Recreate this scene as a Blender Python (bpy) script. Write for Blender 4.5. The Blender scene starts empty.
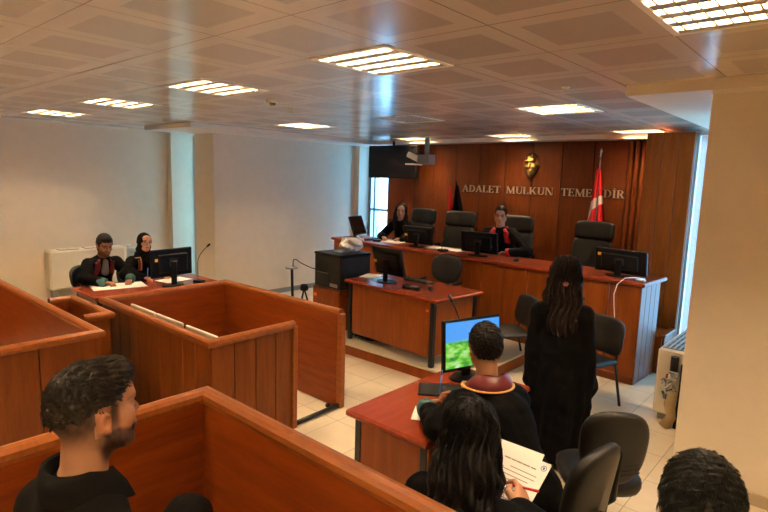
import bpy, math, random
import numpy as np
from mathutils import Matrix, Vector

# ---------------------------------------------------------------- camera, sky, exposure
SC = bpy.context.scene
COL = SC.collection
cam_d = bpy.data.cameras.new('camera')
cam_d.sensor_width = 36.0
cam_d.lens = 545.7 * 36.0 / 768.0
cam_d.clip_start = 0.05
cam = bpy.data.objects.new('camera', cam_d)
COL.objects.link(cam)
_y, _p, _r = 0.7225065, 0.139956, -0.030567
_f = Vector((-math.sin(_y) * math.cos(_p), math.cos(_y) * math.cos(_p), -math.sin(_p)))
_rt = Vector((math.cos(_y), math.sin(_y), 0))
_dn = _f.cross(_rt)
_r2 = _rt * math.cos(_r) + _dn * math.sin(_r)
_d2 = -_rt * math.sin(_r) + _dn * math.cos(_r)
cam.matrix_world = Matrix(((_r2.x, -_d2.x, -_f.x, 0), (_r2.y, -_d2.y, -_f.y, 0), (_r2.z, -_d2.z, -_f.z, 2.2), (0, 0, 0, 1)))
SC.camera = cam

world = bpy.data.worlds.new('daylight')
SC.world = world
world.use_nodes = True
_bg = world.node_tree.nodes['Background']
_bg.inputs['Color'].default_value = (0.25, 0.60, 1.0, 1)
_bg.inputs['Strength'].default_value = 3.4
SC.view_settings.view_transform = 'Standard'
SC.view_settings.look = 'None'
SC.view_settings.gamma = 1.0
SC.view_settings.exposure = 1.5
SC.cycles.max_bounces = 8
SC.cycles.diffuse_bounces = 5
SC.cycles.glossy_bounces = 4
SC.cycles.caustics_reflective = False
SC.cycles.caustics_refractive = False
SC.cycles.sample_clamp_indirect = 4.0
SC.cycles.use_denoising = True
TUBE_POWER = 100.0
TUBE_COLOR = (1.0, 0.75, 0.47)

def portal(x, y, z, sx, sz, rot):
    d = bpy.data.lights.new('window_portal', 'AREA')
    d.shape = 'RECTANGLE'; d.size = sx; d.size_y = sz
    d.cycles.is_portal = True
    o = bpy.data.objects.new('window_portal', d)
    o.location = (x, y, z); o.rotation_euler = rot
    COL.objects.link(o)
# daylight enters through these openings (portals only guide the sky light)
portal(-9.10, 5.40, 1.5, 0.60, 2.8, (-math.pi / 2, 0, 0))
portal(-7.8, 8.72, 1.5, 0.6, 2.8, (-math.pi / 2, 0, 0))
portal(-1.27, 7.53, 1.5, 0.7, 2.8, (-math.pi / 2, 0, 0))
portal(-0.84, 6.45, 1.8, 1.6, 1.9, (math.pi / 2, 0, math.pi / 2))
# ---------------------------------------------------------------- mesh helpers
rnd = random.Random(7)
NR = np.random.default_rng(11)
V3 = lambda *a: np.array(a, float)

def unit(v):
    v = np.asarray(v, float)
    return v / (np.linalg.norm(v) + 1e-12)

class MB:
    def __init__(s): s.v = []; s.f = []; s.s = []
    def add(s, vs, fs, smooth=False):
        b = len(s.v); s.v += [tuple(map(float, p)) for p in vs]
        for f in fs: s.f.append([b + i for i in f]); s.s.append(smooth)
        return s
    def box(s, x0, x1, y0, y1, z0, z1, bev=0.0, M=None):
        x0, x1 = min(x0, x1), max(x0, x1); y0, y1 = min(y0, y1), max(y0, y1); z0, z1 = min(z0, z1), max(z0, z1)
        lo = (x0, y0, z0); hi = (x1, y1, z1)
        if bev <= 0:
            vs = [(x, y, z) for x in (x0, x1) for y in (y0, y1) for z in (z0, z1)]
            fs = [(0, 1, 3, 2), (4, 6, 7, 5), (0, 4, 5, 1), (2, 3, 7, 6), (0, 2, 6, 4), (1, 5, 7, 3)]
        else:
            bev = min(bev, (x1 - x0) * .49, (y1 - y0) * .49, (z1 - z0) * .49)
            vs = []; idx = {}
            for cx in (0, 1):
                for cy in (0, 1):
                    for cz in (0, 1):
                        c = (cx, cy, cz)
                        for ax in range(3):
                            p = []
                            for k in range(3):
                                e = hi[k] if c[k] else lo[k]
                                if k != ax: e += -bev if c[k] else bev
                                p.append(e)
                            idx[(c, ax)] = len(vs); vs.append(p)
            fs = []
            for ax in range(3):
                a, b = [k for k in range(3) if k != ax]
                for sd in (0, 1):
                    q = []
                    for (ca, cb) in ((0, 0), (1, 0), (1, 1), (0, 1)):
                        c = [0, 0, 0]; c[ax] = sd; c[a] = ca; c[b] = cb
                        q.append(idx[(tuple(c), ax)])
                    flip = (sd == 0) != (ax == 1)
                    fs.append(q[::-1] if flip else q)
                for ca in (0, 1):
                    for cb in (0, 1):
                        c0 = [0, 0, 0]; c0[a] = ca; c0[b] = cb; c1 = list(c0); c1[ax] = 1
                        c0, c1 = tuple(c0), tuple(c1)
                        fs.append([idx[(c0, a)], idx[(c1, a)], idx[(c1, b)], idx[(c0, b)]])
            for cx in (0, 1):
                for cy in (0, 1):
                    for cz in (0, 1):
                        c = (cx, cy, cz); fs.append([idx[(c, 0)], idx[(c, 1)], idx[(c, 2)]])
            ctr = np.array([(lo[k] + hi[k]) / 2 for k in range(3)]); va = np.array(vs)
            for i, q in enumerate(fs):
                p = va[q]; n = np.cross(p[1] - p[0], p[2] - p[0])
                if n @ (p.mean(0) - ctr) < 0: fs[i] = q[::-1]
        if M is not None: vs = [tuple(M @ Vector(p)) for p in vs]
        return s.add(vs, fs)
    def tube(s, pts, r, n=10, caps=True, flat=None):
        pts = [np.array(p, float) for p in pts]; m = len(pts)
        rs = list(r) if hasattr(r, '__len__') else [r] * m
        T = []
        for i in range(m): T.append(unit(pts[min(i + 1, m - 1)] - pts[max(i - 1, 0)]))
        up = V3(0, 0, 1) if abs(T[0][2]) < .9 else V3(1, 0, 0)
        u = unit(np.cross(T[0], up)); vs = []
        for i in range(m):
            u = unit(u - T[i] * (u @ T[i])); w = np.cross(T[i], u)
            for k in range(n):
                a = 2 * math.pi * k / n
                vs.append(pts[i] + rs[i] * (math.cos(a) * u + math.sin(a) * w * (flat or 1)))
        fs = [[i * n + k, i * n + (k + 1) % n, (i + 1) * n + (k + 1) % n, (i + 1) * n + k] for i in range(m - 1) for k in range(n)]
        s.add(vs, fs, True)
        if caps:
            b = len(s.v) - len(vs)
            s.f.append([b + k for k in range(n)][::-1]); s.s.append(False)
            s.f.append([b + (m - 1) * n + k for k in range(n)]); s.s.append(False)
        return s
    def cyl(s, p0, p1, r0, r1=None, n=16): return s.tube([p0, p1], [r0, r0 if r1 is None else r1], n)
    def lathe(s, prof, c=(0, 0, 0), n=24, smooth=True):
        vs = [(c[0] + r * math.cos(2 * math.pi * k / n), c[1] + r * math.sin(2 * math.pi * k / n), c[2] + z) for r, z in prof for k in range(n)]
        fs = [[i * n + k, i * n + (k + 1) % n, (i + 1) * n + (k + 1) % n, (i + 1) * n + k] for i in range(len(prof) - 1) for k in range(n)]
        return s.add(vs, fs, smooth)
    def prism(s, poly, z0, z1, M=None):
        n = len(poly); vs = [(x, y, z0) for x, y in poly] + [(x, y, z1) for x, y in poly]
        a = sum(poly[i][0] * poly[(i + 1) % n][1] - poly[(i + 1) % n][0] * poly[i][1] for i in range(n))
        fs = [list(range(n))[::-1], list(range(n, 2 * n))] + [[i, (i + 1) % n, n + (i + 1) % n, n + i] for i in range(n)]
        if a < 0: fs = [f[::-1] for f in fs]
        if M is not None: vs = [tuple(M @ Vector(p)) for p in vs]
        return s.add(vs, fs)
    def grid(s, P, smooth=True):
        """P[i][j] points"""
        a, b = len(P), len(P[0])
        return s.add([p for row in P for p in row], [[i * b + j, (i + 1) * b + j, (i + 1) * b + j + 1, i * b + j + 1] for i in range(a - 1) for j in range(b - 1)], smooth)
    def sweep(s, prof, path):
        """closed profile (lateral u, height w) swept along a flat mitred path (x, y, z)"""
        P = [np.array(p, float) for p in path]; m = len(P); n = len(prof); vs = []
        for i in range(m):
            d0 = unit((P[i] - P[i - 1])[:2]) if i else None
            d1 = unit((P[i + 1] - P[i])[:2]) if i < m - 1 else None
            if d0 is None: d0 = d1
            if d1 is None: d1 = d0
            n0 = np.array([d0[1], -d0[0]]); n1 = np.array([d1[1], -d1[0]])
            mt = unit(n0 + n1); mt = mt / max(.3, mt @ n0)
            for u, w in prof: vs.append((P[i][0] + mt[0] * u, P[i][1] + mt[1] * u, P[i][2] + w))
        fs = [[i * n + k, i * n + (k + 1) % n, (i + 1) * n + (k + 1) % n, (i + 1) * n + k] for i in range(m - 1) for k in range(n)]
        fs += [list(range(n))[::-1], [(m - 1) * n + k for k in range(n)]]
        return s.add(vs, fs)
    def build(s, name, mat, parent=None, off=None, smooth=None):
        me = bpy.data.meshes.new(name)
        vs = s.v if off is None else [(a - off[0], b - off[1], c - off[2]) for a, b, c in s.v]
        me.from_pydata(vs, [], s.f)
        me.polygons.foreach_set('use_smooth', s.s if smooth is None else [smooth] * len(s.f))
        me.materials.append(mat); me.update()
        o = bpy.data.objects.new(name, me); COL.objects.link(o)
        if parent is not None: o.parent = parent
        return o

def tag(o, label=None, cat=None, group=None, kind=None):
    if label: o['label'] = label
    if cat: o['category'] = cat
    if group: o['group'] = group
    if kind: o['kind'] = kind
    return o

def thing(name, label, cat, loc=(0, 0, 0), rz=0.0, group=None):
    o = bpy.data.objects.new(name, None); COL.objects.link(o)
    o.empty_display_size = .1
    o.location = loc; o.rotation_euler = (0, 0, rz)
    return tag(o, label, cat, group)

def struct(name, mb, mat): return tag(mb.build(name, mat), kind='structure')

def dup(o, loc=None, rz=None, label=None, parent=None):
    c = o.copy(); COL.objects.link(c)
    if parent is not None: c.parent = parent
    if loc is not None: c.location = loc
    if rz is not None: c.rotation_euler = (0, 0, rz)
    if label: c['label'] = label
    for ch in list(o.children): dup(ch, parent=c)
    return c

def mesh_np(name, V, Q, mat, parent=None, smooth=True, col=None):
    V = np.ascontiguousarray(V, np.float32); Q = np.ascontiguousarray(Q, np.int32)
    me = bpy.data.meshes.new(name); k = Q.shape[1]
    me.vertices.add(len(V)); me.vertices.foreach_set('co', V.ravel())
    me.loops.add(Q.size); me.loops.foreach_set('vertex_index', Q.ravel())
    me.polygons.add(len(Q)); me.polygons.foreach_set('loop_start', np.arange(0, Q.size, k, dtype=np.int32))
    me.update(calc_edges=True)
    me.polygons.foreach_set('use_smooth', np.full(len(Q), smooth, bool))
    if col is not None:
        at = me.color_attributes.new('tint', 'FLOAT_COLOR', 'POINT')
        at.data.foreach_set('color', np.concatenate([col, np.ones((len(col), 1))], 1).astype(np.float32).ravel())
    me.materials.append(mat); me.update()
    o = bpy.data.objects.new(name, me); COL.objects.link(o)
    if parent is not None: o.parent = parent
    return o

# ---------------------------------------------------------------- materials
def nodes(name):
    m = bpy.data.materials.new(name); m.use_nodes = True
    t = m.node_tree; return m, t, t.nodes['Principled BSDF']

def plain(name, c, rough=.5, metal=0., spec=.5, coat=0., sheen=0., bump=0., bscale=200.):
    m, t, b = nodes(name)
    b.inputs['Base Color'].default_value = (*c, 1); b.inputs['Roughness'].default_value = rough
    b.inputs['Metallic'].default_value = metal; b.inputs['Specular IOR Level'].default_value = spec
    b.inputs['Coat Weight'].default_value = coat; b.inputs['Sheen Weight'].default_value = sheen
    tc = t.nodes.new('ShaderNodeTexCoord'); nz = t.nodes.new('ShaderNodeTexNoise')
    nz.inputs['Scale'].default_value = 6.0; nz.inputs['Detail'].default_value = 4
    t.links.new(tc.outputs['Object'], nz.inputs['Vector'])
    mx = t.nodes.new('ShaderNodeMix'); mx.data_type = 'RGBA'
    mx.inputs['A'].default_value = (*[x * .93 for x in c], 1); mx.inputs['B'].default_value = (*[min(1, x * 1.05) for x in c], 1)
    t.links.new(nz.outputs['Fac'], mx.inputs['Factor']); t.links.new(mx.outputs['Result'], b.inputs['Base Color'])
    if bump > 0:
        n2 = t.nodes.new('ShaderNodeTexNoise'); n2.inputs['Scale'].default_value = bscale; n2.inputs['Detail'].default_value = 3
        t.links.new(tc.outputs['Object'], n2.inputs['Vector'])
        bp = t.nodes.new('ShaderNodeBump'); bp.inputs['Strength'].default_value = bump; bp.inputs['Distance'].default_value = .004
        t.links.new(n2.outputs['Fac'], bp.inputs['Height']); t.links.new(bp.outputs['Normal'], b.inputs['Normal'])
    return m

def wood(name, c0, c1, rough=.35, axis='z', scale=1.0, coat=.0, spec=.22, fine=.5):
    """laminate with long wavy grain along one axis of the object"""
    m, t, b = nodes(name)
    tc = t.nodes.new('ShaderNodeTexCoord'); mp = t.nodes.new('ShaderNodeMapping')
    sc = {'z': (9, 9, .9), 'x': (.9, 9, 9), 'y': (9, .9, 9)}[axis]
    mp.inputs['Scale'].default_value = [k * scale for k in sc]
    t.links.new(tc.outputs['Object'], mp.inputs['Vector'])
    n1 = t.nodes.new('ShaderNodeTexNoise'); n1.inputs['Scale'].default_value = 1.6; n1.inputs['Detail'].default_value = 6; n1.inputs['Distortion'].default_value = .8
    t.links.new(mp.outputs['Vector'], n1.inputs['Vector'])
    n2 = t.nodes.new('ShaderNodeTexNoise'); n2.inputs['Scale'].default_value = 9; n2.inputs['Detail'].default_value = 3
    t.links.new(mp.outputs['Vector'], n2.inputs['Vector'])
    ad = t.nodes.new('ShaderNodeMix'); ad.data_type = 'FLOAT'; ad.inputs['Factor'].default_value = fine * .6
    t.links.new(n1.outputs['Fac'], ad.inputs['A']); t.links.new(n2.outputs['Fac'], ad.inputs['B'])
    rp = t.nodes.new('ShaderNodeValToRGB')
    rp.color_ramp.elements[0].position = .36; rp.color_ramp.elements[0].color = (*c0, 1)
    rp.color_ramp.elements[1].position = .64; rp.color_ramp.elements[1].color = (*c1, 1)
    t.links.new(ad.outputs['Result'], rp.inputs['Fac']); t.links.new(rp.outputs['Color'], b.inputs['Base Color'])
    b.inputs['Roughness'].default_value = rough; b.inputs['Specular IOR Level'].default_value = spec
    b.inputs['Coat Weight'].default_value = coat; b.inputs['Coat Roughness'].default_value = .2
    return m

def emit(name, c, s):
    m, t, b = nodes(name)
    b.inputs['Base Color'].default_value = (.8, .8, .8, 1)
    b.inputs['Emission Color'].default_value = (*c, 1); b.inputs['Emission Strength'].default_value = s
    return m

def tinted(name, rough, spec=.4, sss=0., sheen=0.):
    m, t, b = nodes(name)
    a = t.nodes.new('ShaderNodeAttribute'); a.attribute_name = 'tint'
    t.links.new(a.outputs['Color'], b.inputs['Base Color'])
    b.inputs['Roughness'].default_value = rough; b.inputs['Specular IOR Level'].default_value = spec
    b.inputs['Sheen Weight'].default_value = sheen
    if sss: b.inputs['Subsurface Weight'].default_value = sss; b.inputs['Subsurface Radius'].default_value = (.008, .003, .0015); b.inputs['Subsurface Scale'].default_value = 1.0
    return m

M = {}
M['wall'] = plain('wall_paint', (.79, .69, .545), .6, bump=.05, bscale=300)
M['white'] = plain('white_paint', (.82, .78, .70), .5)
M['wall_wood'] = wood('wall_laminate', (.085, .019, .0028), (.135, .031, .0048), .42, spec=.22)
M['panel_wood'] = wood('panel_laminate', (0.1740, 0.0391, 0.0050), (0.2436, 0.0600, 0.0081), .36, spec=.2)
M['bench_wood'] = wood('bench_laminate', (0.1566, 0.0355, 0.0046), (0.2320, 0.0574, 0.0076), .38, spec=.2)
M['plank'] = wood('plank_laminate', (0.1123, 0.0272, 0.0030), (0.1684, 0.0438, 0.0049), .40)
M['dock_in'] = wood('red_laminate', (0.1387, 0.0234, 0.0028), (0.2134, 0.0422, 0.0046), .34, axis='x')
M['dock_iny'] = wood('red_laminate_across', (0.1387, 0.0234, 0.0028), (0.2134, 0.0422, 0.0046), .34, axis='y')
M['railx'] = wood('rail_wood', (0.1921, 0.0517, 0.0087), (0.2668, 0.0798, 0.0144), .38, axis='x', scale=1.6)
M['top'] = wood('desk_top_laminate', (.185, .027, .009), (.245, .041, .013), .27, axis='y')
M['btop'] = wood('bench_top_laminate', (0.1653, 0.0235, 0.0065), (0.2204, 0.0365, 0.0093), .3, axis='x')
M['black'] = plain('black_plastic', (.005, .005, .0055), .42, spec=.16)
M['blackmetal'] = plain('black_metal', (.006, .006, .0065), .42, spec=.35)
M['leather'] = plain('black_leather', (.006, .0057, .0055), .45, spec=.4, bump=.25, bscale=140)
M['leather2'] = plain('green_black_leather', (.013, .0132, .011), .40, spec=.22, bump=.25, bscale=140)
M['grey'] = plain('grey_plastic', (.25, .25, .24), .5)
M['dgrey'] = plain('dark_grey_plastic', (.020, .0205, .020), .5, spec=.18)
M['cream'] = plain('cream_plastic', (.78, .72, .58), .45)
M['paper'] = plain('paper', (.85, .83, .78), .8)
M['paperdark'] = plain('darker_paper', (.70, .66, .58), .85)  # paper in a slightly darker, warmer tone
M['screenoff'] = plain('screen_off', (.004, .004, .005), .2, spec=.4)
M['yellow'] = plain('yellow_sticker', (.80, .42, .03), .6)
M['orange'] = plain('orange_sticker', (.75, .12, .02), .6)
M['chrome'] = plain('chrome', (.7, .7, .7), .2, metal=1)
M['alu'] = plain('aluminium', (.62, .66, .70), .35, metal=.6)
M['pil_wood_lit'] = wood('lit_pilaster_laminate', (.24, .052, .007), (.34, .080, .012), .36, spec=.15)  # brighter, redder laminate: light falling on the panels is put into its colour
M['gold'] = plain('gold_bronze', (.24, .14, .04), .38, metal=.9)
M['brass'] = plain('brass_letters', (.66, .54, .38), .35, metal=.5)
M['robe'] = plain('black_robe_cloth', (.0040, .0040, .0046), .85, spec=.05, bump=.12, bscale=500)
M['shirtblack'] = plain('black_shirt_cloth', (.0060, .0054, .0050), .9, spec=.06, bump=.15, bscale=500)
M['maroon'] = plain('maroon_satin', (.11, .007, .013), .4)
M['red'] = plain('red_cloth', (.60, .012, .01), .55)
M['teal'] = plain('teal_satin', (.012, .085, .085), .4)
M['goldtrim'] = plain('gold_trim', (.55, .30, .08), .5)
M['white_cloth'] = plain('white_cloth', (.75, .72, .68), .7)
M['greyshirt'] = plain('grey_shirt', (.12, .12, .14), .7)
M['skin'] = tinted('skin', .55, .2, .0)
M['eye'] = tinted('eye', .15, .5)
M['hairmat'] = tinted('hair', .48, .14)
M['tilefloor'] = None
# ---------------------------------------------------------------- smooth solids: distance fields turned into quads
class Field:
    def __init__(s, lo, hi, res):
        s.lo = np.array(lo, float); s.res = res
        s.n = np.maximum(4, np.ceil((np.array(hi, float) - s.lo) / res).astype(int) + 1)
        s.D = np.full(s.n, .5, np.float32)
    def block(s, lo, hi, m):
        a = np.clip(np.floor((np.array(lo) - m - s.lo) / s.res).astype(int), 0, s.n)
        b = np.clip(np.ceil((np.array(hi) + m - s.lo) / s.res).astype(int) + 1, 0, s.n)
        if np.any(b <= a): return None
        ax = [(s.lo[i] + s.res * np.arange(a[i], b[i])).astype(np.float32) for i in range(3)]
        P = np.stack(np.meshgrid(*ax, indexing='ij'), -1)
        return tuple(slice(a[i], b[i]) for i in range(3)), P
    def comb(s, lo, hi, fn, k, op):
        r = s.block(lo, hi, max(k, 0) + 3 * s.res + .004)
        if r is None: return
        sl, P = r; d = fn(P).astype(np.float32); a = s.D[sl]
        if op == 'sub': a = -a
        if k > 0:
            h = np.maximum(k - np.abs(a - d), 0) / k
            o = np.minimum(a, d) - h * h * k * .25
        else: o = np.minimum(a, d)
        s.D[sl] = -o if op == 'sub' else o
    def cone(s, a, b, ra, rb, k=.02, flat=None, op='add'):
        a = np.asarray(a, float); b = np.asarray(b, float)
        rm = max(ra, rb)
        def fn(P):
            q = P - a; ba = b - a
            if flat is not None:
                w, f = flat; w = np.asarray(w, float)
                q = q + (f - 1) * (q @ w)[..., None] * w; ba = ba + (f - 1) * (ba @ w) * w
            L = max(ba @ ba, 1e-9); t = np.clip((q @ ba) / L, 0, 1)
            return np.linalg.norm(q - t[..., None] * ba, axis=-1) - (ra + t * (rb - ra))
        if flat is not None and flat[1] < 1: rm = rm / flat[1]
        s.comb(np.minimum(a, b) - rm, np.maximum(a, b) + rm, fn, k, op); return s
    def ell(s, c, r, R=None, k=.02, op='add'):
        c = np.asarray(c, float); r = np.asarray(r, float)
        def fn(P):
            q = P - c
            if R is not None: q = q @ R           # columns of R are the ellipsoid axes
            l = np.linalg.norm(q / r, axis=-1); g = np.linalg.norm(q / (r * r), axis=-1) + 1e-9
            return l * (l - 1) / g
        m = r.max() if R is not None else r
        s.comb(c - m, c + m, fn, k, op); return s
    def rbox(s, c, h, R=None, rad=.01, k=.01, op='add'):
        c = np.asarray(c, float); h = np.asarray(h, float)
        def fn(P):
            q = P - c
            if R is not None: q = q @ R
            q = np.abs(q) - (h - rad)
            return np.linalg.norm(np.maximum(q, 0), axis=-1) + np.minimum(q.max(-1), 0) - rad
        m = np.full(3, np.linalg.norm(h)) if R is not None else h
        s.comb(c - m, c + m, fn, k, op); return s
    def chain(s, pts, rs, k=.02, flat=None):
        for i in range(len(pts) - 1): s.cone(pts[i], pts[i + 1], rs[i], rs[i + 1], k, flat)
        return s
    def all_points(s):
        ax = [(s.lo[i] + s.res * np.arange(s.n[i])).astype(np.float32) for i in range(3)]
        return np.stack(np.meshgrid(*ax, indexing='ij'), -1)
    def near(s, fn, band=.05):
        """add fn(points) to the field where it is near the surface"""
        m = np.abs(s.D) < band; ix = np.argwhere(m)
        s.D[m] += fn(s.lo + s.res * ix).astype(np.float32); return s
    def cut(s, fn):
        """keep only where fn(points) < 0"""
        m = s.D < .06; ix = np.argwhere(m)
        s.D[m] = np.maximum(s.D[m], fn(s.lo + s.res * ix).astype(np.float32)); return s
    def mesh(s, relax=1):
        D = s.D
        D[0] = D[-1] = .1; D[:, 0] = D[:, -1] = .1; D[:, :, 0] = D[:, :, -1] = .1
        ins = D < 0
        c8 = [ins[i:ins.shape[0] - 1 + i, j:ins.shape[1] - 1 + j, k:ins.shape[2] - 1 + k] for i in (0, 1) for j in (0, 1) for k in (0, 1)]
        cnt = sum(c.astype(np.int8) for c in c8)
        cells = np.argwhere((cnt > 0) & (cnt < 8))
        if len(cells) == 0: return np.zeros((0, 3)), np.zeros((0, 4), int)
        idx = np.full(cnt.shape, -1, np.int32); idx[tuple(cells.T)] = np.arange(len(cells))
        acc = np.zeros((len(cells), 3)); w = np.zeros(len(cells))
        cor = [np.array((i, j, k)) for i in (0, 1) for j in (0, 1) for k in (0, 1)]
        vals = np.stack([D[tuple((cells + c).T)] for c in cor], 1).astype(float)
        for a in range(8):
            for b in range(a + 1, 8):
                if np.abs(cor[a] - cor[b]).sum() != 1: continue
                va, vb = vals[:, a], vals[:, b]; m = (va < 0) != (vb < 0)
                t = np.where(m, va / np.where(np.abs(va - vb) < 1e-12, 1, va - vb), 0)
                p = cor[a] + t[:, None] * (cor[b] - cor[a])
                acc += np.where(m[:, None], p, 0); w += m
        V = s.lo + s.res * (cells + acc / w[:, None])
        Q = []
        for ax in range(3):
            u, v = [(1, 2), (2, 0), (0, 1)][ax]
            sl0 = [slice(None)] * 3; sl1 = [slice(None)] * 3; sl0[ax] = slice(0, -1); sl1[ax] = slice(1, None)
            i0 = ins[tuple(sl0)]; i1 = ins[tuple(sl1)]
            e = np.argwhere(i0 != i1); fl = i0[tuple(e.T)]
            ok = (e[:, u] > 0) & (e[:, v] > 0); e = e[ok]; fl = fl[ok]
            du = np.zeros(3, int); du[u] = 1; dv = np.zeros(3, int); dv[v] = 1
            q = np.stack([idx[tuple((e - du - dv).T)], idx[tuple((e - dv).T)], idx[tuple(e.T)], idx[tuple((e - du).T)]], 1)
            q[~fl] = q[~fl][:, ::-1]
            Q.append(q)
        Q = np.concatenate(Q)
        Q = Q[(Q >= 0).all(1)]
        for _ in range(relax):
            sm = np.zeros_like(V); ct = np.zeros(len(V))
            for a in range(4):
                np.add.at(sm, Q[:, a], V[Q[:, (a + 1) % 4]]); np.add.at(ct, Q[:, a], 1)
                np.add.at(sm, Q[:, a], V[Q[:, (a + 3) % 4]]); np.add.at(ct, Q[:, a], 1)
            V = V * .5 + .5 * sm / np.maximum(ct, 1)[:, None]
        return V, Q

def normals(V, Q):
    n = np.cross(V[Q[:, 2]] - V[Q[:, 0]], V[Q[:, 3]] - V[Q[:, 1]])
    N = np.zeros_like(V)
    for a in range(4): np.add.at(N, Q[:, a], n)
    return N / (np.linalg.norm(N, axis=1)[:, None] + 1e-12)

def wob(P, f, seed=0):
    """cheap smooth noise in about [-1, 1]"""
    r = np.random.default_rng(seed); o = np.zeros(P.shape[:-1])
    for i in range(5):
        d = r.normal(size=3); d /= np.linalg.norm(d)
        o = o + np.sin((P @ d) * f * (1 + .35 * i) + r.uniform(0, 6.28)) / 3.0
    return o

def strands(seeds, nrm, flow, length, width, seg=6, lift=.003, wave=0., wavef=30., rng=NR, stick=True, ell=None):
    """tapered three-sided hair strands; flow(P) gives a direction field"""
    n = len(seeds); P = seeds.copy(); N = nrm.copy(); rings = []
    ln = length * rng.uniform(.6, 1.15, n); wd = width * rng.uniform(.6, 1.3, n); ph = rng.uniform(0, 6.28, n)
    T = unit(np.array([1., 0, 0]))[None].repeat(n, 0)
    for i in range(seg + 1):
        if ell is not None:
            N = (P - ell[0]) / ell[1] ** 2; N[:, 2] *= np.where(P[:, 2] < ell[0][2], .25, 1.0); N /= np.linalg.norm(N, axis=1)[:, None] + 1e-9
        F = flow(P); F = F + rng.normal(scale=.10, size=F.shape)
        if stick: F = F - N * ((F * N).sum(1))[:, None]
        F = F / (np.linalg.norm(F, axis=1)[:, None] + 1e-9)
        S = np.cross(F, N); S /= (np.linalg.norm(S, axis=1)[:, None] + 1e-9)
        t = i / seg; r = (wd * (1 - .8 * t ** 2))[:, None]
        C = P + S * (wave * np.sin(ph + wavef * t))[:, None]
        rings.append(np.stack([C + S * r, C + N * r * .8, C - S * r], 1))
        P = P + F * (ln / seg)[:, None] + N * (lift * (1 - t) / seg * 3)
        if not stick:
            N = N - F * (N * F).sum(1)[:, None]; N /= (np.linalg.norm(N, axis=1)[:, None] + 1e-9)
    V = np.stack(rings, 1).reshape(n, -1, 3)
    base = (np.arange(n) * (seg + 1) * 3)[:, None, None]
    q = []
    for i in range(seg):
        for k in range(3):
            q.append([i * 3 + k, i * 3 + (k + 1) % 3, (i + 1) * 3 + (k + 1) % 3, (i + 1) * 3 + k])
    Q = (base + np.array(q)[None]).reshape(-1, 4)
    return V.reshape(-1, 3), Q
# ---------------------------------------------------------------- the room
ZC = 2.93          # ceiling height
PX, PY, OX, OY = .64, .655, -.80, 1.01     # ceiling tile grid

def floor_mat():
    m, t, b = nodes('floor_tiles')
    tc = t.nodes.new('ShaderNodeTexCoord'); mp = t.nodes.new('ShaderNodeMapping')
    mp.inputs['Location'].default_value = (3.89, -3.3, 0)
    t.links.new(tc.outputs['Object'], mp.inputs['Vector'])
    br = t.nodes.new('ShaderNodeTexBrick'); br.offset = 0; br.squash = 1
    br.inputs['Scale'].default_value = 1.0; br.inputs['Brick Width'].default_value = .475; br.inputs['Row Height'].default_value = .475
    br.inputs['Mortar Size'].default_value = .0035; br.inputs['Mortar Smooth'].default_value = .2
    br.inputs['Color1'].default_value = (.78, .66, .48, 1); br.inputs['Color2'].default_value = (.74, .62, .45, 1); br.inputs['Mortar'].default_value = (.36, .29, .2, 1)
    t.links.new(mp.outputs['Vector'], br.inputs['Vector'])
    nz = t.nodes.new('ShaderNodeTexNoise'); nz.inputs['Scale'].default_value = 5; nz.inputs['Detail'].default_value = 6
    t.links.new(tc.outputs['Object'], nz.inputs['Vector'])
    mx = t.nodes.new('ShaderNodeMix'); mx.data_type = 'RGBA'; mx.blend_type = 'MULTIPLY'; mx.inputs['Factor'].default_value = .25
    t.links.new(br.outputs['Color'], mx.inputs['A']); t.links.new(nz.outputs['Fac'], mx.inputs['B'])
    t.links.new(mx.outputs['Result'], b.inputs['Base Color'])
    b.inputs['Roughness'].default_value = .32
    return m
M['floor'] = floor_mat()

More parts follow.
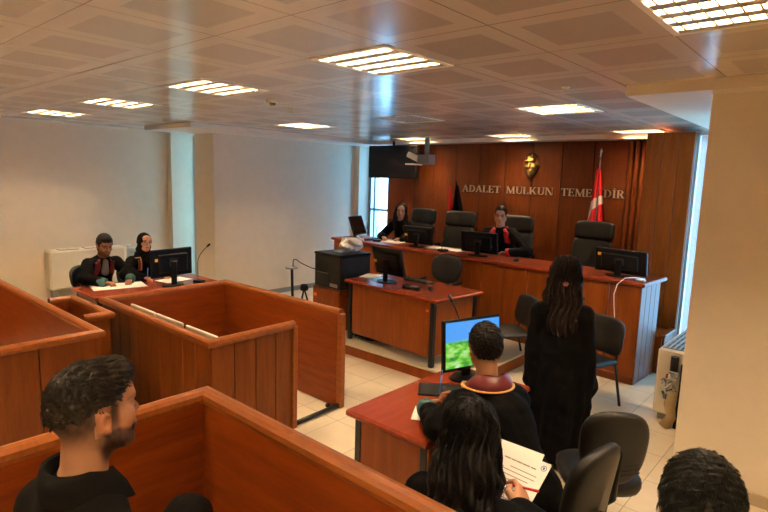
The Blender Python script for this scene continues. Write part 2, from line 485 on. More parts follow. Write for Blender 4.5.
def ceil_mat():
    m, t, b = nodes('ceiling_metal_tiles')
    tc = t.nodes.new('ShaderNodeTexCoord'); sp = t.nodes.new('ShaderNodeSeparateXYZ')
    t.links.new(tc.outputs['Object'], sp.inputs[0])
    def mt(op, a, b_=None, c=None):
        n = t.nodes.new('ShaderNodeMath'); n.operation = op
        for i, v in enumerate((a, b_, c)):
            if v is None: continue
            if isinstance(v, (int, float)): n.inputs[i].default_value = v
            else: t.links.new(v, n.inputs[i])
        return n.outputs[0]
    def cell(o, off, p):
        f = mt('FRACT', mt('DIVIDE', mt('SUBTRACT', o, off), p))
        return mt('MULTIPLY', mt('ABSOLUTE', mt('SUBTRACT', f, .5)), 2.0)     # 0 centre, 1 seam
    cx = cell(sp.outputs[0], OX, PX); cy = cell(sp.outputs[1], OY, PY)
    mxx = mt('MAXIMUM', cx, cy)
    perf = mt('LESS_THAN', mxx, .66)
    seam = mt('GREATER_THAN', mxx, .988)
    dots = t.nodes.new('ShaderNodeTexVoronoi'); dots.inputs['Scale'].default_value = 90; dots.inputs['Randomness'].default_value = 0
    t.links.new(tc.outputs['Object'], dots.inputs['Vector'])
    hole = mt('MULTIPLY', perf, mt('MULTIPLY_ADD', mt('LESS_THAN', dots.outputs['Distance'], .0032), .25, .33))
    c1 = t.nodes.new('ShaderNodeMix'); c1.data_type = 'RGBA'
    c1.inputs['A'].default_value = (.74, .65, .57, 1); c1.inputs['B'].default_value = (.19, .16, .14, 1)
    t.links.new(hole, c1.inputs['Factor'])
    c2 = t.nodes.new('ShaderNodeMix'); c2.data_type = 'RGBA'; c2.inputs['B'].default_value = (.22, .16, .10, 1)
    t.links.new(c1.outputs['Result'], c2.inputs['A']); t.links.new(mt('MULTIPLY', seam, .8), c2.inputs['Factor'])
    t.links.new(c2.outputs['Result'], b.inputs['Base Color'])
    b.inputs['Roughness'].default_value = .24; b.inputs['Specular IOR Level'].default_value = 1.0; b.inputs['Coat Weight'].default_value = .35; b.inputs['Coat Roughness'].default_value = .13
    nz = t.nodes.new('ShaderNodeTexNoise'); nz.inputs['Scale'].default_value = 2.2; nz.inputs['Detail'].default_value = 1
    t.links.new(tc.outputs['Object'], nz.inputs['Vector'])
    bp = t.nodes.new('ShaderNodeBump'); bp.inputs['Strength'].default_value = .10; bp.inputs['Distance'].default_value = .02
    h = mt('ADD', nz.outputs['Fac'], mt('MULTIPLY', mt('SMOOTH_MIN', mt('SUBTRACT', 1.0, mxx), .03, .01), 6.0))
    t.links.new(h, bp.inputs['Height']); t.links.new(bp.outputs['Normal'], b.inputs['Normal'])
    return m
M['ceil'] = ceil_mat()
M['tube'] = emit('fluorescent_tube', TUBE_COLOR, TUBE_POWER)
M['reflector'] = plain('fixture_reflector', (.75, .70, .60), .3, metal=.5)
M['louver'] = plain('fixture_louver', (.50, .42, .31), .45, metal=.2)

LIGHTS = [(0, 2), (-3, 2), (-6, 2), (-9, 2), (-12, 2), (3, 2), (-3, 6), (-6, 6), (-9, 6), (-3, 10), (-6, 10), (-9, 10),
          (0, -2), (-3, -2), (-6, -2), (-9, -2), (3, -2), (0, -6), (-6, -6), (-12, -2)]
LIT = {p: True for p in LIGHTS}; LIT[(-6, 6)] = False
# tile index i,j covers x in OX+PX*(i).., y in OY+PY*j
cl = MB()
for i in range(-15, 7):
    for j in range(-8, 13):
        if (i, j) in LIT: continue
        x0 = OX + PX * i; y0 = OY + PY * j
        x1 = min(x0 + PX, 3.05); x0 = max(x0, -9.75); y1 = min(y0 + PY, 8.95); y0 = max(y0, -3.6)
        if x1 <= x0 or y1 <= y0: continue
        cl.add([(x0, y0, ZC), (x0, y1, ZC), (x1, y1, ZC), (x1, y0, ZC)], [(0, 1, 2, 3)])
struct('ceiling', cl, M['ceil'])
struct('ceiling_slab', MB().box(-9.9, 3.2, -3.7, 9.2, ZC + .14, ZC + .24), M['white'])
struct('floor', MB().add([(-9.75, -3.6, 0), (3.05, -3.6, 0), (3.05, 8.95, 0), (-9.75, 8.95, 0)], [(0, 1, 2, 3)]), M['floor'])

def wallbox(name, *a, mat='wall'): return struct(name, MB().box(*a), M[mat])
T = ZC + .02
wallbox('wall_left', -9.75, -9.55, -3.6, 4.85, 0, T)
wallbox('wall_left_niche', -9.75, -9.40, 4.85, 5.55, 0, T)
wallbox('wall_column', -8.80, -8.2, 4.97, 5.55, 0, T)
wallbox('wall_side', -8.4, -8.2, 5.55, 8.9, 0, T)
wallbox('wall_side_pilaster', -8.3, -8.08, 8.3, 8.95, 0, T)
wallbox('wall_rear', -9.75, 3.05, -3.7, -3.5, 0, T)
wallbox('wall_right', 3.0, 3.2, -3.6, 4.65, 0, T)
wallbox('wall_front', -.91, 3.05, 4.45, 4.65, 0, T)
w = MB(); w.box(-.90, -.70, 4.65, 5.6, 0, T); w.box(-.90, -.70, 5.6, 7.3, 0, .85); w.box(-.90, -.70, 5.6, 7.3, 2.8, T); w.box(-.90, -.70, 7.3, 7.5, 0, T)
struct('wall_right_far', w, M['wall'])
wallbox('wall_niche_sill', -9.4, -8.80, 5.36, 5.5, 0, .25)
# bulkheads under the ceiling
wallbox('trim_1', -8.9, -7.45, 4.15, 8.05, 2.865, ZC + .01, mat='white')
wallbox('trim_2', -9.5, -.85, 8.05, 8.95, 2.865, ZC + .01, mat='white')
wallbox('trim_3', -1.43, 3.02, 4.24, 8.05, 2.855, ZC + .01, mat='wall')
wallbox('trim_4', -9.55, -9.50, -3.5, 4.15, 2.895, ZC + .01, mat='white')
wallbox('baseboard_left', -9.55, -9.535, -3.5, 4.85, 0, .09, mat='grey')
wallbox('baseboard_side', -8.2, -8.185, 4.97, 8.3, 0, .09, mat='grey')
M['base'] = plain('beige_base', (.46, .36, .24), .5)
wallbox('baseboard_front', -.91, 3.0, 4.435, 4.45, 0, .085, mat='base')

# timber back wall: vertical boards with open joints
bw = MB()
x = -6.67
edges = [-6.67 + .497 * k for k in range(9)] + [-2.69]
for a, b in zip(edges[:-1], edges[1:]): bw.box(a + .004, b - .004, 8.35, 8.40, 0.0, 2.865, .004)
bw.box(-6.67, -2.15, 8.375, 8.75, 0, 2.865)
for k in range(6): bw.box(-2.68 + k * .085, -2.68 + k * .085 + .06, 8.30, 8.39, 0, 2.865, .012)
struct('wall_back', bw, M['wall_wood'])
lp = MB(); lp.box(-7.5, -7.08, 8.56, 8.75, 0, 2.865, .004); lp.box(-7.072, -6.60, 8.56, 8.75, 0, 2.865, .004)
struct('wall_back_left_panel', lp, M['pil_wood_lit'])
rp = MB()
for a, b in ((-2.17, -1.99), (-1.985, -1.80), (-1.795, -1.635)): rp.box(a, b, 7.35, 7.42, .45, 2.865, .003)
rp.box(-2.165, -1.64, 7.37, 8.75, 0, 2.865)
struct('wall_back_right_panel', rp, M['pil_wood_lit'])
# raised floors
pf = MB(); pf.box(-6.95, -1.66, 6.88, 8.6, 0, .45)
struct('floor_judges_platform', pf, M['panel_wood'])
ps = MB()
for k in range(6): ps.box(-1.66, -1.635, 6.92 + k * .072, 6.92 + k * .072 + .068, .0, .45, .004)
ps.box(-1.70, -1.62, 6.90, 7.36, .45, .475, .008)
struct('trim_5', ps, M['panel_wood'])

pl = MB(); pl.box(-6.1, -2.95, 4.70, 6.75, 0, .125)
struct('floor_clerk_platform', pl, M['panel_wood'])
M['step'] = plain('cream_step_tile', (.60, .50, .34), .35)
sw = MB()
c5 = math.radians(-2.9)
sw.box(-6.1, -2.95, 4.67, 6.75, .125, .15, .006)
struct('trim_6', sw, M['step'])
rf = MB(); rf.box(-2.14, 3.0, -3.5, 1.26, 0, .30)
struct('floor_gallery', rf, M['floor'])

# windows: aluminium frames, glass
M['glass'] = None
def glass_mat():
    m, t, b = nodes('window_glass')
    tr = t.nodes.new('ShaderNodeBsdfTransparent'); tr.inputs['Color'].default_value = (.93, .97, .98, 1)
    gl = t.nodes.new('ShaderNodeBsdfGlossy'); gl.inputs['Roughness'].default_value = .03
    mx = t.nodes.new('ShaderNodeMixShader'); mx.inputs[0].default_value = .05
    t.links.new(tr.outputs[0], mx.inputs[1]); t.links.new(gl.outputs[0], mx.inputs[2])
    t.links.new(mx.outputs[0], t.nodes['Material Output'].inputs['Surface'])
    return m
M['glass'] = glass_mat()
def window(n, x0, x1, y, z0, z1, trans=(), mull=(), axis='y', fr=.05):
    f = MB()
    def bx(a0, a1, c0, c1):
        if axis == 'y': f.box(a0, a1, y - .035, y + .035, c0, c1, .005)
        else: f.box(y - .035, y + .035, a0, a1, c0, c1, .005)
    bx(x0, x0 + fr, z0, z1); bx(x1 - fr, x1, z0, z1); bx(x0, x1, z0, z0 + fr); bx(x0, x1, z1 - fr, z1)
    for z in trans: bx(x0, x1, z - fr / 2, z + fr / 2)
    for q in mull: bx(q - fr / 2, q + fr / 2, z0, z1)
    o = struct('window_%d' % n, f, M['alu'])
    g = MB()
    if axis == 'y': g.box(x0, x1, y - .003, y + .003, z0, z1)
    else: g.box(y - .003, y + .003, x0, x1, z0, z1)
    p = g.build('pane', M['glass'], o)
    return o
window(1, -9.40, -8.80, 5.32, .0, 2.86, (2.04,), (), fr=.035)
window(2, -8.08, -7.50, 8.66, .0, 2.86, (1.55,), (-7.93,))
window(3, -1.63, -.90, 7.46, .0, 2.86, (), (-1.2,), fr=.035)
window(4, 5.6, 7.3, -.80, .85, 2.8, (), (6.45,), axis='x')

# ---------------------------------------------------------------- ceiling lights
def ceiling_light(lit, label):
    t = thing('ceiling_light', label, 'ceiling light', (0, 0, ZC), 0, 'recessed ceiling lights')
    hx, hy = PX / 2, PY / 2
    f = MB()
    f.box(-hx, hx, -hy, -hy + .03, -.006, .02, .002); f.box(-hx, hx, hy - .03, hy, -.006, .02, .002)
    f.box(-hx, -hx + .03, -hy, hy, -.006, .02, .002); f.box(hx - .03, hx, -hy, hy, -.006, .02, .002)
    f.build('frame', M['white'], t)
    h = MB(); h.box(-hx, hx, -hy, hy, .10, .11); h.box(-hx, -hx + .01, -hy, hy, 0, .1); h.box(hx - .01, hx, -hy, hy, 0, .1); h.box(-hx, hx, -hy, -hy + .01, 0, .1); h.box(-hx, hx, hy - .01, hy, 0, .1)
    h.build('housing', M['reflector'], t)
    for k in range(4):
        y = -.225 + .15 * k
        MB().tube([(-.28, y, .055), (.28, y, .055)], .017, 8).build('tube', M['tube'] if lit else M['cream'], t)
    lv = MB()
    for k in range(5): lv.box(-hx + .03, hx - .03, -.30 + .15 * k - .034, -.30 + .15 * k + .034, .0, .03, .002)
    for k in range(9): lv.box(-.256 + .064 * k - .004, -.256 + .064 * k + .004, -hy + .03, hy - .03, .0, .032)
    lv.build('louver', M['louver'], t)
    return t
LL = {(0, 2): 'lit ceiling light cut off by the top right corner of the photo', (-3, 2): 'lit louvered ceiling light large in the middle of the near row',
      (-6, 2): 'lit ceiling light left of the middle in the near row, above the pale column', (-9, 2): 'lit ceiling light second from the left wall in the near row',
      (-12, 2): 'lit ceiling light nearest the left wall, smallest of the near row', (-3, 6): 'lit ceiling light left of the right bulkhead with a sprinkler before it',
      (-6, 6): 'unlit dull louvered ceiling light between the two lit ones of the middle row', (-9, 6): 'lit ceiling light above the plain white side wall',
      (-3, 10): 'lit ceiling light at the back edge above the flag', (-6, 10): 'lit ceiling light at the back edge above the gold lettering start', (-9, 10): 'lit ceiling light at the back edge above the black television'}
c_on = c_off = None
for p in LIGHTS:
    lab = LL.get(p, 'lit ceiling light above the gallery behind the camera')
    loc = (OX + PX * (p[0] + .5), OY + PY * (p[1] + .5), ZC)
    if LIT[p]:
        if c_on is None: c_on = ceiling_light(True, lab); c_on.location = loc
        else: dup(c_on, loc, label=lab)
    else: c_off = ceiling_light(False, lab); c_off.location = loc

def sprinkler(x, y, label):
    t = thing('sprinkler', label, 'sprinkler', (x, y, ZC), 0, 'ceiling sprinklers')
    MB().lathe([(.0, 0), (.03, 0), (.028, -.008), (.009, -.012), (.009, -.035), (.0, -.036)], n=14).build('body', M['brass'], t)
    MB().lathe([(0, -.034), (.022, -.036), (.022, -.039), (0, -.041)], n=12).build('deflector', M['brass'], t)
sprinkler(-4.95, 3.96, 'small brass sprinkler beside the round smoke detector')
sprinkler(-1.82, 4.08, 'small sprinkler in the ceiling left of the right bulkhead')
sprinkler(-7.45, 3.75, 'small sprinkler in the ceiling above the left column')
t = thing('smoke_detector', 'round yellowish smoke detector on the ceiling left of centre', 'smoke detector', (-4.47, 3.36, ZC))
MB().lathe([(0, 0), (.062, 0), (.06, -.018), (.045, -.03), (.0, -.03)], n=20).build('base', M['cream'], t)
MB().lathe([(0, -.03), (.032, -.03), (.026, -.05), (0, -.053)], n=16).build('sensor', M['gold'], t)
# ---------------------------------------------------------------- timber enclosures (docks)
RAIL = [(-.033, -.045), (-.040, -.02), (-.036, .0), (-.02, .012), (.0, .016), (.02, .012), (.036, .0), (.040, -.02), (.033, -.045)]
def planks(mb, a, b, z0, z1, th=.03, wid=.185, gap=.006):
    """wall of vertical boards from a to b (x, y)"""
    a = np.array(a, float); b = np.array(b, float); L = np.linalg.norm(b - a); ang = math.atan2(*(b - a)[::-1])
    n = max(1, round(L / wid)); Mx = Matrix.Translation((a[0], a[1], 0)) @ Matrix.Rotation(ang, 4, 'Z')
    for k in range(n): mb.box(k * L / n + gap / 2, (k + 1) * L / n - gap / 2, -th / 2, th / 2, z0, z1, .004, Mx)
    return mb
def slab(mb, a, b, z0, z1, off, th=.018):
    a = np.array(a, float); b = np.array(b, float); L = np.linalg.norm(b - a); ang = math.atan2(*(b - a)[::-1])
    Mx = Matrix.Translation((a[0], a[1], 0)) @ Matrix.Rotation(ang, 4, 'Z')
    return mb.box(0, L, off - th / 2, off + th / 2, z0, z1, .002, Mx)

def dock(name, label, path, zt, z0, inside, wid=.185, inmats=None):
    """path of (x, y) corners in world; inside = +1/-1 the side (left of the path is +1) that carries the smooth red lining"""
    o = (path[0][0], path[0][1], z0)
    t = thing(name, label, 'dock', o)
    for i in range(len(path) - 1):
        a, b = np.array(path[i], float), np.array(path[i + 1], float)
        planks(MB(), a, b, z0, zt - .03, wid=wid).build('plank_panel', M['plank'], t, o)
        d = unit(b - a)
        along_x = abs(d[0]) > abs(d[1])
        slab(MB(), a + d * .02, b - d * .02, z0 + .01, zt - .03, inside * .026).build('lining_panel', M['dock_in'] if along_x else M['dock_iny'], t, o)
    MB().sweep(RAIL, [(x, y, zt) for x, y in path]).build('top_rail', M['railx'], t, o)
    return t, o

# the big dock in the middle, open towards the right
t, o = dock('prisoner_dock', 'large open plank-sided dock in the centre of the floor with three pale seats inside', [(-3.60, 2.93), (-3.58, 2.12), (-5.52, 2.12), (-5.58, 3.52), (-3.62, 3.52)], .955, 0, -1)
p = MB(); p.box(-3.63, -3.56, 2.90, 2.95, 0, .93, .006); p.build('end_post', M['railx'], t, o)
p = MB(); p.box(-3.65, -3.58, 3.49, 3.55, 0, .93, .006); p.build('end_post', M['railx'], t, o)
MB().tube([(-3.59, 2.95, .03), (-3.61, 3.49, .03)], .022, 8).build('threshold_bar', M['blackmetal'], t, o)
MB().lathe([(0, 0), (.022, .004), (.026, .02), (.015, .034), (0, .036)], (-3.70, 3.44, .0), 12).build('door_stop', M['black'], t, o)

dock('witness_box', 'small square box with rounded rail between the left dock and the lawyers table', [(-4.93, 1.72), (-4.93, 1.93), (-5.79, 1.93), (-5.79, 1.72)], .955, 0, 1)
dock('jury_dock', 'long dock with rounded rail at the left edge of the photo', [(-4.36, -.9), (-4.40, 1.64), (-8.1, 1.64), (-8.1, -.9)], .955, 0, 1, wid=.46)
dock('front_dock', 'nearest dock with broad orange rail around the bearded man', [(-2.08, -1.4), (-2.10, 1.22), (-.55, 1.22)], 1.25, .3, -1, wid=.46)

# pale seats inside the big dock
def dock_seat(x, label):
    t = thing('dock_seat', label, 'seat', (x, 2.245, 0), 0, 'pale seats inside the big dock')
    MB().box(-.235, .235, -.012, .012, .62, .945, .006).build('backrest', M['cream'], t)
    MB().box(-.23, .23, .02, .42, .43, .455, .008).build('seat', M['cream'], t)
    for sx in (-1, 1):
        for y in (0.03, .38): MB().tube([(sx * .19, y, 0), (sx * .19, y, .43)], .013, 8).build('leg', M['blackmetal'], t)
        MB().box(sx * .19 - .012, sx * .19 + .012, -.0, .03, .43, .8, .003).build('back_strut', M['blackmetal'], t)
dock_seat(-4.955, 'pale seat back edge in the big dock nearest the lawyers table')
dock_seat(-4.455, 'pale seat back edge in the middle of three in the big dock')
dock_seat(-3.92, 'pale seat back edge in the big dock nearest its front corner')

# ---------------------------------------------------------------- the judges' bench
RB = math.radians(-3.55)
t = thing('judges_bench', 'long orange timber bench with red top across the back of the room', 'bench', (-1.72, 6.23, 0), RB)
L = 5.34
b = MB(); b.box(-L, 0, 0, .72, 1.115, 1.16, .012); b.build('bench_top', M['btop'], t)
b = MB()
n = 15
for k in range(n): b.box(-L + .06 + k * (L - .1) / n + .003, -L + .06 + (k + 1) * (L - .1) / n - .003, .025, .05, .09, 1.115, .004)
b.build('front_panel', M['bench_wood'], t)
b = MB()
for k in range(4): b.box(-.062, -.035, .03 + k * .145, .03 + k * .145 + .14, .0, 1.115, .004)
b.build('end_panel', M['panel_wood'], t)
MB().box(-L + .06, -L + .085, .03, .62, 0, 1.115, .004).build('end_panel', M['panel_wood'], t)
MB().box(-L + .06, -.04, .012, .05, 0, .09, .004).build('plinth', M['wall_wood'], t)
MB().box(-L + .08, -.06, .05, .60, .80, .825, .004).build('inner_shelf', M['bench_wood'], t)

def on_bench(u, v):      # point on the bench top: u metres from the right end, v back from the front edge
    c, s = math.cos(RB), math.sin(RB)
    return (-1.72 - u * c - v * s, 6.23 - u * s + v * c)

# ---------------------------------------------------------------- desks
def desk(name, label, loc, rz, w, d, h, group=None, ov=.03, topm='top', sticker=None, sides=True):
    """corner at origin, w along +x, d along +y; panels on the -y side and both ends"""
    t = thing(name, label, 'desk', loc, rz, group)
    MB().box(0, w, 0, d, h - .04, h, .012).build('desk_top', M[topm], t)
    MB().box(.12, w - .12, .045, .063, .10, h - .04, .003).build('front_panel', M['panel_wood'], t)
    for x in (.05, w - .05 - .055):
        MB().box(x, x + .055, .03, .085, 0, h - .04, .006).build('leg', M['blackmetal'], t)
        MB().box(x, x + .055, d - .11, d - .055, 0, h - .04, .006).build('leg', M['blackmetal'], t)
        MB().box(x + .019, x + .036, .085, d - .11, .12, h - .04, .003).build('side_panel', M['panel_wood'], t)
    if sticker: MB().box(sticker[0], sticker[0] + .04, .040, .0445, sticker[1], sticker[1] + .025).build('sticker', M['orange'], t)
    return t
MIDZ = .15
desk('clerk_desk', 'orange panelled clerk desk with red top on the low step in front of the bench', (-4.90, 4.80, MIDZ), math.radians(-5.0), 1.55, .86, .777, sticker=(1.38, .62))
# lawyers' desk at the right: people sit on its +x side, open towards +x
t = thing('lawyers_desk', 'red topped lawyers desk in the right foreground', 'desk', (-2.34, 2.32, 0))
W, D, H = .66, 1.24, .75
MB().box(0, W, 0, D, H - .045, H, .014).build('desk_top', M['top'], t)
MB().box(.10, W - .02, .05, .07, .12, H - .045, .003).build('side_panel', M['panel_wood'], t)
MB().box(.10, W - .02, D - .07, D - .05, .12, H - .045, .003).build('side_panel', M['panel_wood'], t)
MB().box(.085, .103, .10, D - .10, .12, H - .045, .003).build('front_panel', M['panel_wood'], t)
for x in (.05, W - .09):
    for y in (.045, D - .10): MB().box(x, x + .055, y, y + .055, 0, H - .045, .006).build('leg', M['blackmetal'], t)
# lawyers' table at the left
t = thing('lawyers_table', 'red topped table of the two lawyers by the left wall', 'desk', (-7.30, 2.42, 0))
W, D = .74, 1.62
MB().box(0, W, 0, D, H - .045, H, .014).build('desk_top', M['top'], t)
MB().box(.04, W - .10, .05, .07, .12, H - .045, .003).build('side_panel', M['dock_in'], t)
MB().box(.04, W - .10, D - .07, D - .05, .12, H - .045, .003).build('side_panel', M['dock_in'], t)
MB().box(W - .103, W - .085, .10, D - .10, .12, H - .045, .003).build('front_panel', M['panel_wood'], t)
for x in (.04, W - .095):
    for y in (.045, D - .10): MB().box(x, x + .055, y, y + .055, 0, H - .045, .006).build('leg', M['blackmetal'], t)

# ---------------------------------------------------------------- monitors (screen faces local +y)
def monitor(label, loc, rz, w=.56, h=.35, tilt=0.0, screen='screenoff', sticker=None, neck=.12, group='black computer monitors', white_logo=True):
    t = thing('monitor', label, 'monitor', loc, rz, group)
    zc = neck + h / 2
    Mx = Matrix.Translation((0, 0, zc)) @ Matrix.Rotation(math.radians(tilt), 4, 'X')
    m = MB(); m.box(-w / 2, w / 2, -.018, .022, -h / 2, h / 2, .008, Mx); m.box(-w * .36, w * .36, -.042, -.016, -h * .34, h * .32, .012, Mx)
    c = m.build('casing', M['black'], t)
    MB().box(-w / 2 + .016, w / 2 - .016, .0215, .0235, -h / 2 + .024, h / 2 - .016, 0, Mx).build('screen', M[screen], t)
    MB().box(-w * .10, w * .10, -.0455, -.041, -h * .13, h * .16, .004, Mx).build('stand_mount', M['dgrey'], t)
    s = MB(); s.box(-.038, .038, -.058, -.034, .012, zc + .02, .006); s.build('stand_column', M['black'], t)
    b = MB(); b.prism([(.15 * math.cos(a), -.02 + .10 * math.sin(a)) for a in [k * math.pi / 16 for k in range(32)]], 0, .014); b.build('stand_base', M['black'], t)
    if sticker is not None: MB().box(sticker[0], sticker[0] + .085, -.0195, -.018, sticker[1], sticker[1] + .036, 0, Mx).build('sticker', M['yellow'], t)
    if white_logo: MB().box(-.03, .02, .022, .0238, -h / 2 + .006, -h / 2 + .014, 0, Mx).build('brand_mark', M['grey'], t)
    return t
BZ = 1.16
R = math.radians
x, y = on_bench(5.02, .34); monitor('black monitor seen edge-on at the left end of the judges bench', (x, y, BZ), R(-72), tilt=20, w=.46, h=.34, neck=.05)
x, y = on_bench(3.58, .33); monitor('black monitor in front of the long-haired woman judge on the bench', (x, y, BZ), R(2), w=.54, h=.28, tilt=10, sticker=(-.25, -.02), neck=.04)
x, y = on_bench(2.40, .31); monitor('black monitor beside the male judge, yellow sticker on its lower right', (x, y, BZ), R(3), w=.58, h=.30, tilt=8, sticker=(.12, -.06), neck=.04)
x, y = on_bench(.40, .30); monitor('black monitor at the right end of the judges bench with a white cable', (x, y, BZ), R(-8), w=.62, h=.28, tilt=8, sticker=(-.27, .05), neck=.035)
monitor('black monitor on the clerk desk seen from behind', (-4.40, 5.08, MIDZ + .777), R(-6), w=.52, h=.36, tilt=15, neck=.08, sticker=(-.25, -.03))
monitor('black monitor on the left lawyers table with a yellow sticker', (-6.68, 3.42, .75), R(98), w=.60, h=.36, sticker=(-.25, .03), neck=.12)

def field_screen():
    m, t, b = nodes('landscape_screen')
    tc = t.nodes.new('ShaderNodeTexCoord'); sp = t.nodes.new('ShaderNodeSeparateXYZ'); t.links.new(tc.outputs['Generated'], sp.inputs[0])
    nz = t.nodes.new('ShaderNodeTexNoise'); nz.inputs['Scale'].default_value = 7; nz.inputs['Detail'].default_value = 5
    t.links.new(tc.outputs['Generated'], nz.inputs['Vector'])
    r1 = t.nodes.new('ShaderNodeValToRGB'); e = r1.color_ramp.elements
    e[0].position = .3; e[0].color = (.03, .12, .05, 1); e[1].position = .75; e[1].color = (.55, .70, .75, 1)
    a = r1.color_ramp.elements.new(.45); a.color = (.07, .42, .03, 1); a = r1.color_ramp.elements.new(.58); a.color = (.30, .65, .10, 1)
    t.links.new(nz.outputs['Fac'], r1.inputs['Fac'])
    r2 = t.nodes.new('ShaderNodeValToRGB'); e = r2.color_ramp.elements
    e[0].position = .60; e[0].color = (0, 0, 0, 1); e[1].position = .68; e[1].color = (1, 1, 1, 1)
    ad = t.nodes.new('ShaderNodeMath'); ad.operation = 'MULTIPLY_ADD'; ad.inputs[1].default_value = .12
    t.links.new(nz.outputs['Fac'], ad.inputs[0]); t.links.new(sp.outputs[2], ad.inputs[2]); t.links.new(ad.outputs[0], r2.inputs['Fac'])
    mx = t.nodes.new('ShaderNodeMix'); mx.data_type = 'RGBA'; mx.inputs['B'].default_value = (.06, .32, .85, 1)
    t.links.new(r1.outputs['Color'], mx.inputs['A']); t.links.new(r2.outputs['Color'], mx.inputs['Factor'])
    b.inputs['Base Color'].default_value = (0, 0, 0, 1); b.inputs['Roughness'].default_value = .3
    t.links.new(mx.outputs['Result'], b.inputs['Emission Color']); b.inputs['Emission Strength'].default_value = .40
    return m
M['screenon'] = field_screen()
monitor('lit monitor on the right lawyers desk showing blue sky and green fields', (-2.08, 3.36, .75), R(-108), w=.53, h=.375, tilt=4, screen='screenon', neck=.09)

# ---------------------------------------------------------------- chairs
def loft_back(mb, w0, w1, h, th, curve, lean, z0, y0, n=10, round_=.35, m=14, sq=4.0):
    """upholstered slab: superellipse outline, thickness th, curved about z, leaning back"""
    out = []
    for layer in [(-.5, .0), (-.5, .55), (-.5, .86), (-.36, .97), (0, 1.0), (.36, .97), (.5, .86), (.5, .55), (.5, .0)]:
        ring = []
        for k in range(40):
            a = 2 * math.pi * k / 40; c, s_ = math.cos(a), math.sin(a)
            e = (abs(c) ** sq + abs(s_) ** sq) ** (-1 / sq)
            u, v = c * e * layer[1], s_ * e * layer[1]
            wd = (w0 + (w1 - w0) * (v + 1) / 2) / 2
            xx = u * wd; zz = (v + 1) / 2 * h
            yy = layer[0] * th + curve * (u * u) + lean * zz
            ring.append((xx, y0 + yy, z0 + zz))
        out.append(ring)
    vs = [p for r in out for p in r]; n = 40
    fs = [[i * n + k, i * n + (k + 1) % n, (i + 1) * n + (k + 1) % n, (i + 1) * n + k] for i in range(len(out) - 1) for k in range(n)]
    return mb.add(vs, [f[::-1] for f in fs], True)

def star_base(t, zs, r=.29):
    MB().cyl((0, 0, .09), (0, 0, zs), .028, .028).build('gas_column', M['black'], t)
    for k in range(5):
        a = 2 * math.pi * k / 5 + .3; c, s_ = math.cos(a), math.sin(a)
        lg = MB().tube([(0, 0, .11), (c * r * .6, s_ * r * .6, .09), (c * r, s_ * r, .065)], [.03, .024, .018], 8).build('leg', M['black'], t)
        MB().tube([(c * r - s_ * .02, s_ * r + c * .02, .028), (c * r + s_ * .02, s_ * r - c * .02, .028)], .028, 12).build('caster', M['black'], lg)

def executive_chair(label, loc, rz, group='high-backed leather chairs at the bench'):      # sitter faces local +y
    t = thing('executive_chair', label, 'chair', loc, rz, group)
    m = MB(); loft_back(m, .56, .58, .52, .10, .04, -.155, .48, -.25, sq=9); m.build('backrest', M['leather2'], t)
    m = MB(); loft_back(m, .58, .56, .26, .104, .04, -.15, .985, -.329, sq=7); m.build('headrest', M['leather2'], t)
    m = MB(); m.box(-.27, .27, -.26, .27, .42, .53, .045); m.build('seat', M['leather2'], t)
    star_base(t, .43)
    for s_ in (-1, 1):
        a = MB().tube([(s_ * .27, -.22, .45), (s_ * .32, -.22, .60), (s_ * .32, -.16, .68), (s_ * .32, .15, .68), (s_ * .31, .20, .62), (s_ * .27, .12, .45)], .024, 8).build('armrest', M['black'], t)
    return t
PZ = .45
executive_chair('leather high-back chair behind the woman judge', (-6.04, 7.56, PZ), R(182 - 8), )
executive_chair('empty leather high-back chair between the two judges', (-5.18, 7.56, PZ), R(180 + 6))
executive_chair('leather high-back chair the male judge sits in', (-4.08, 7.56, PZ), R(180 + 14))
executive_chair('empty leather high-back chair at the right end of the bench', (-2.92, 7.50, PZ), R(180 - 4))

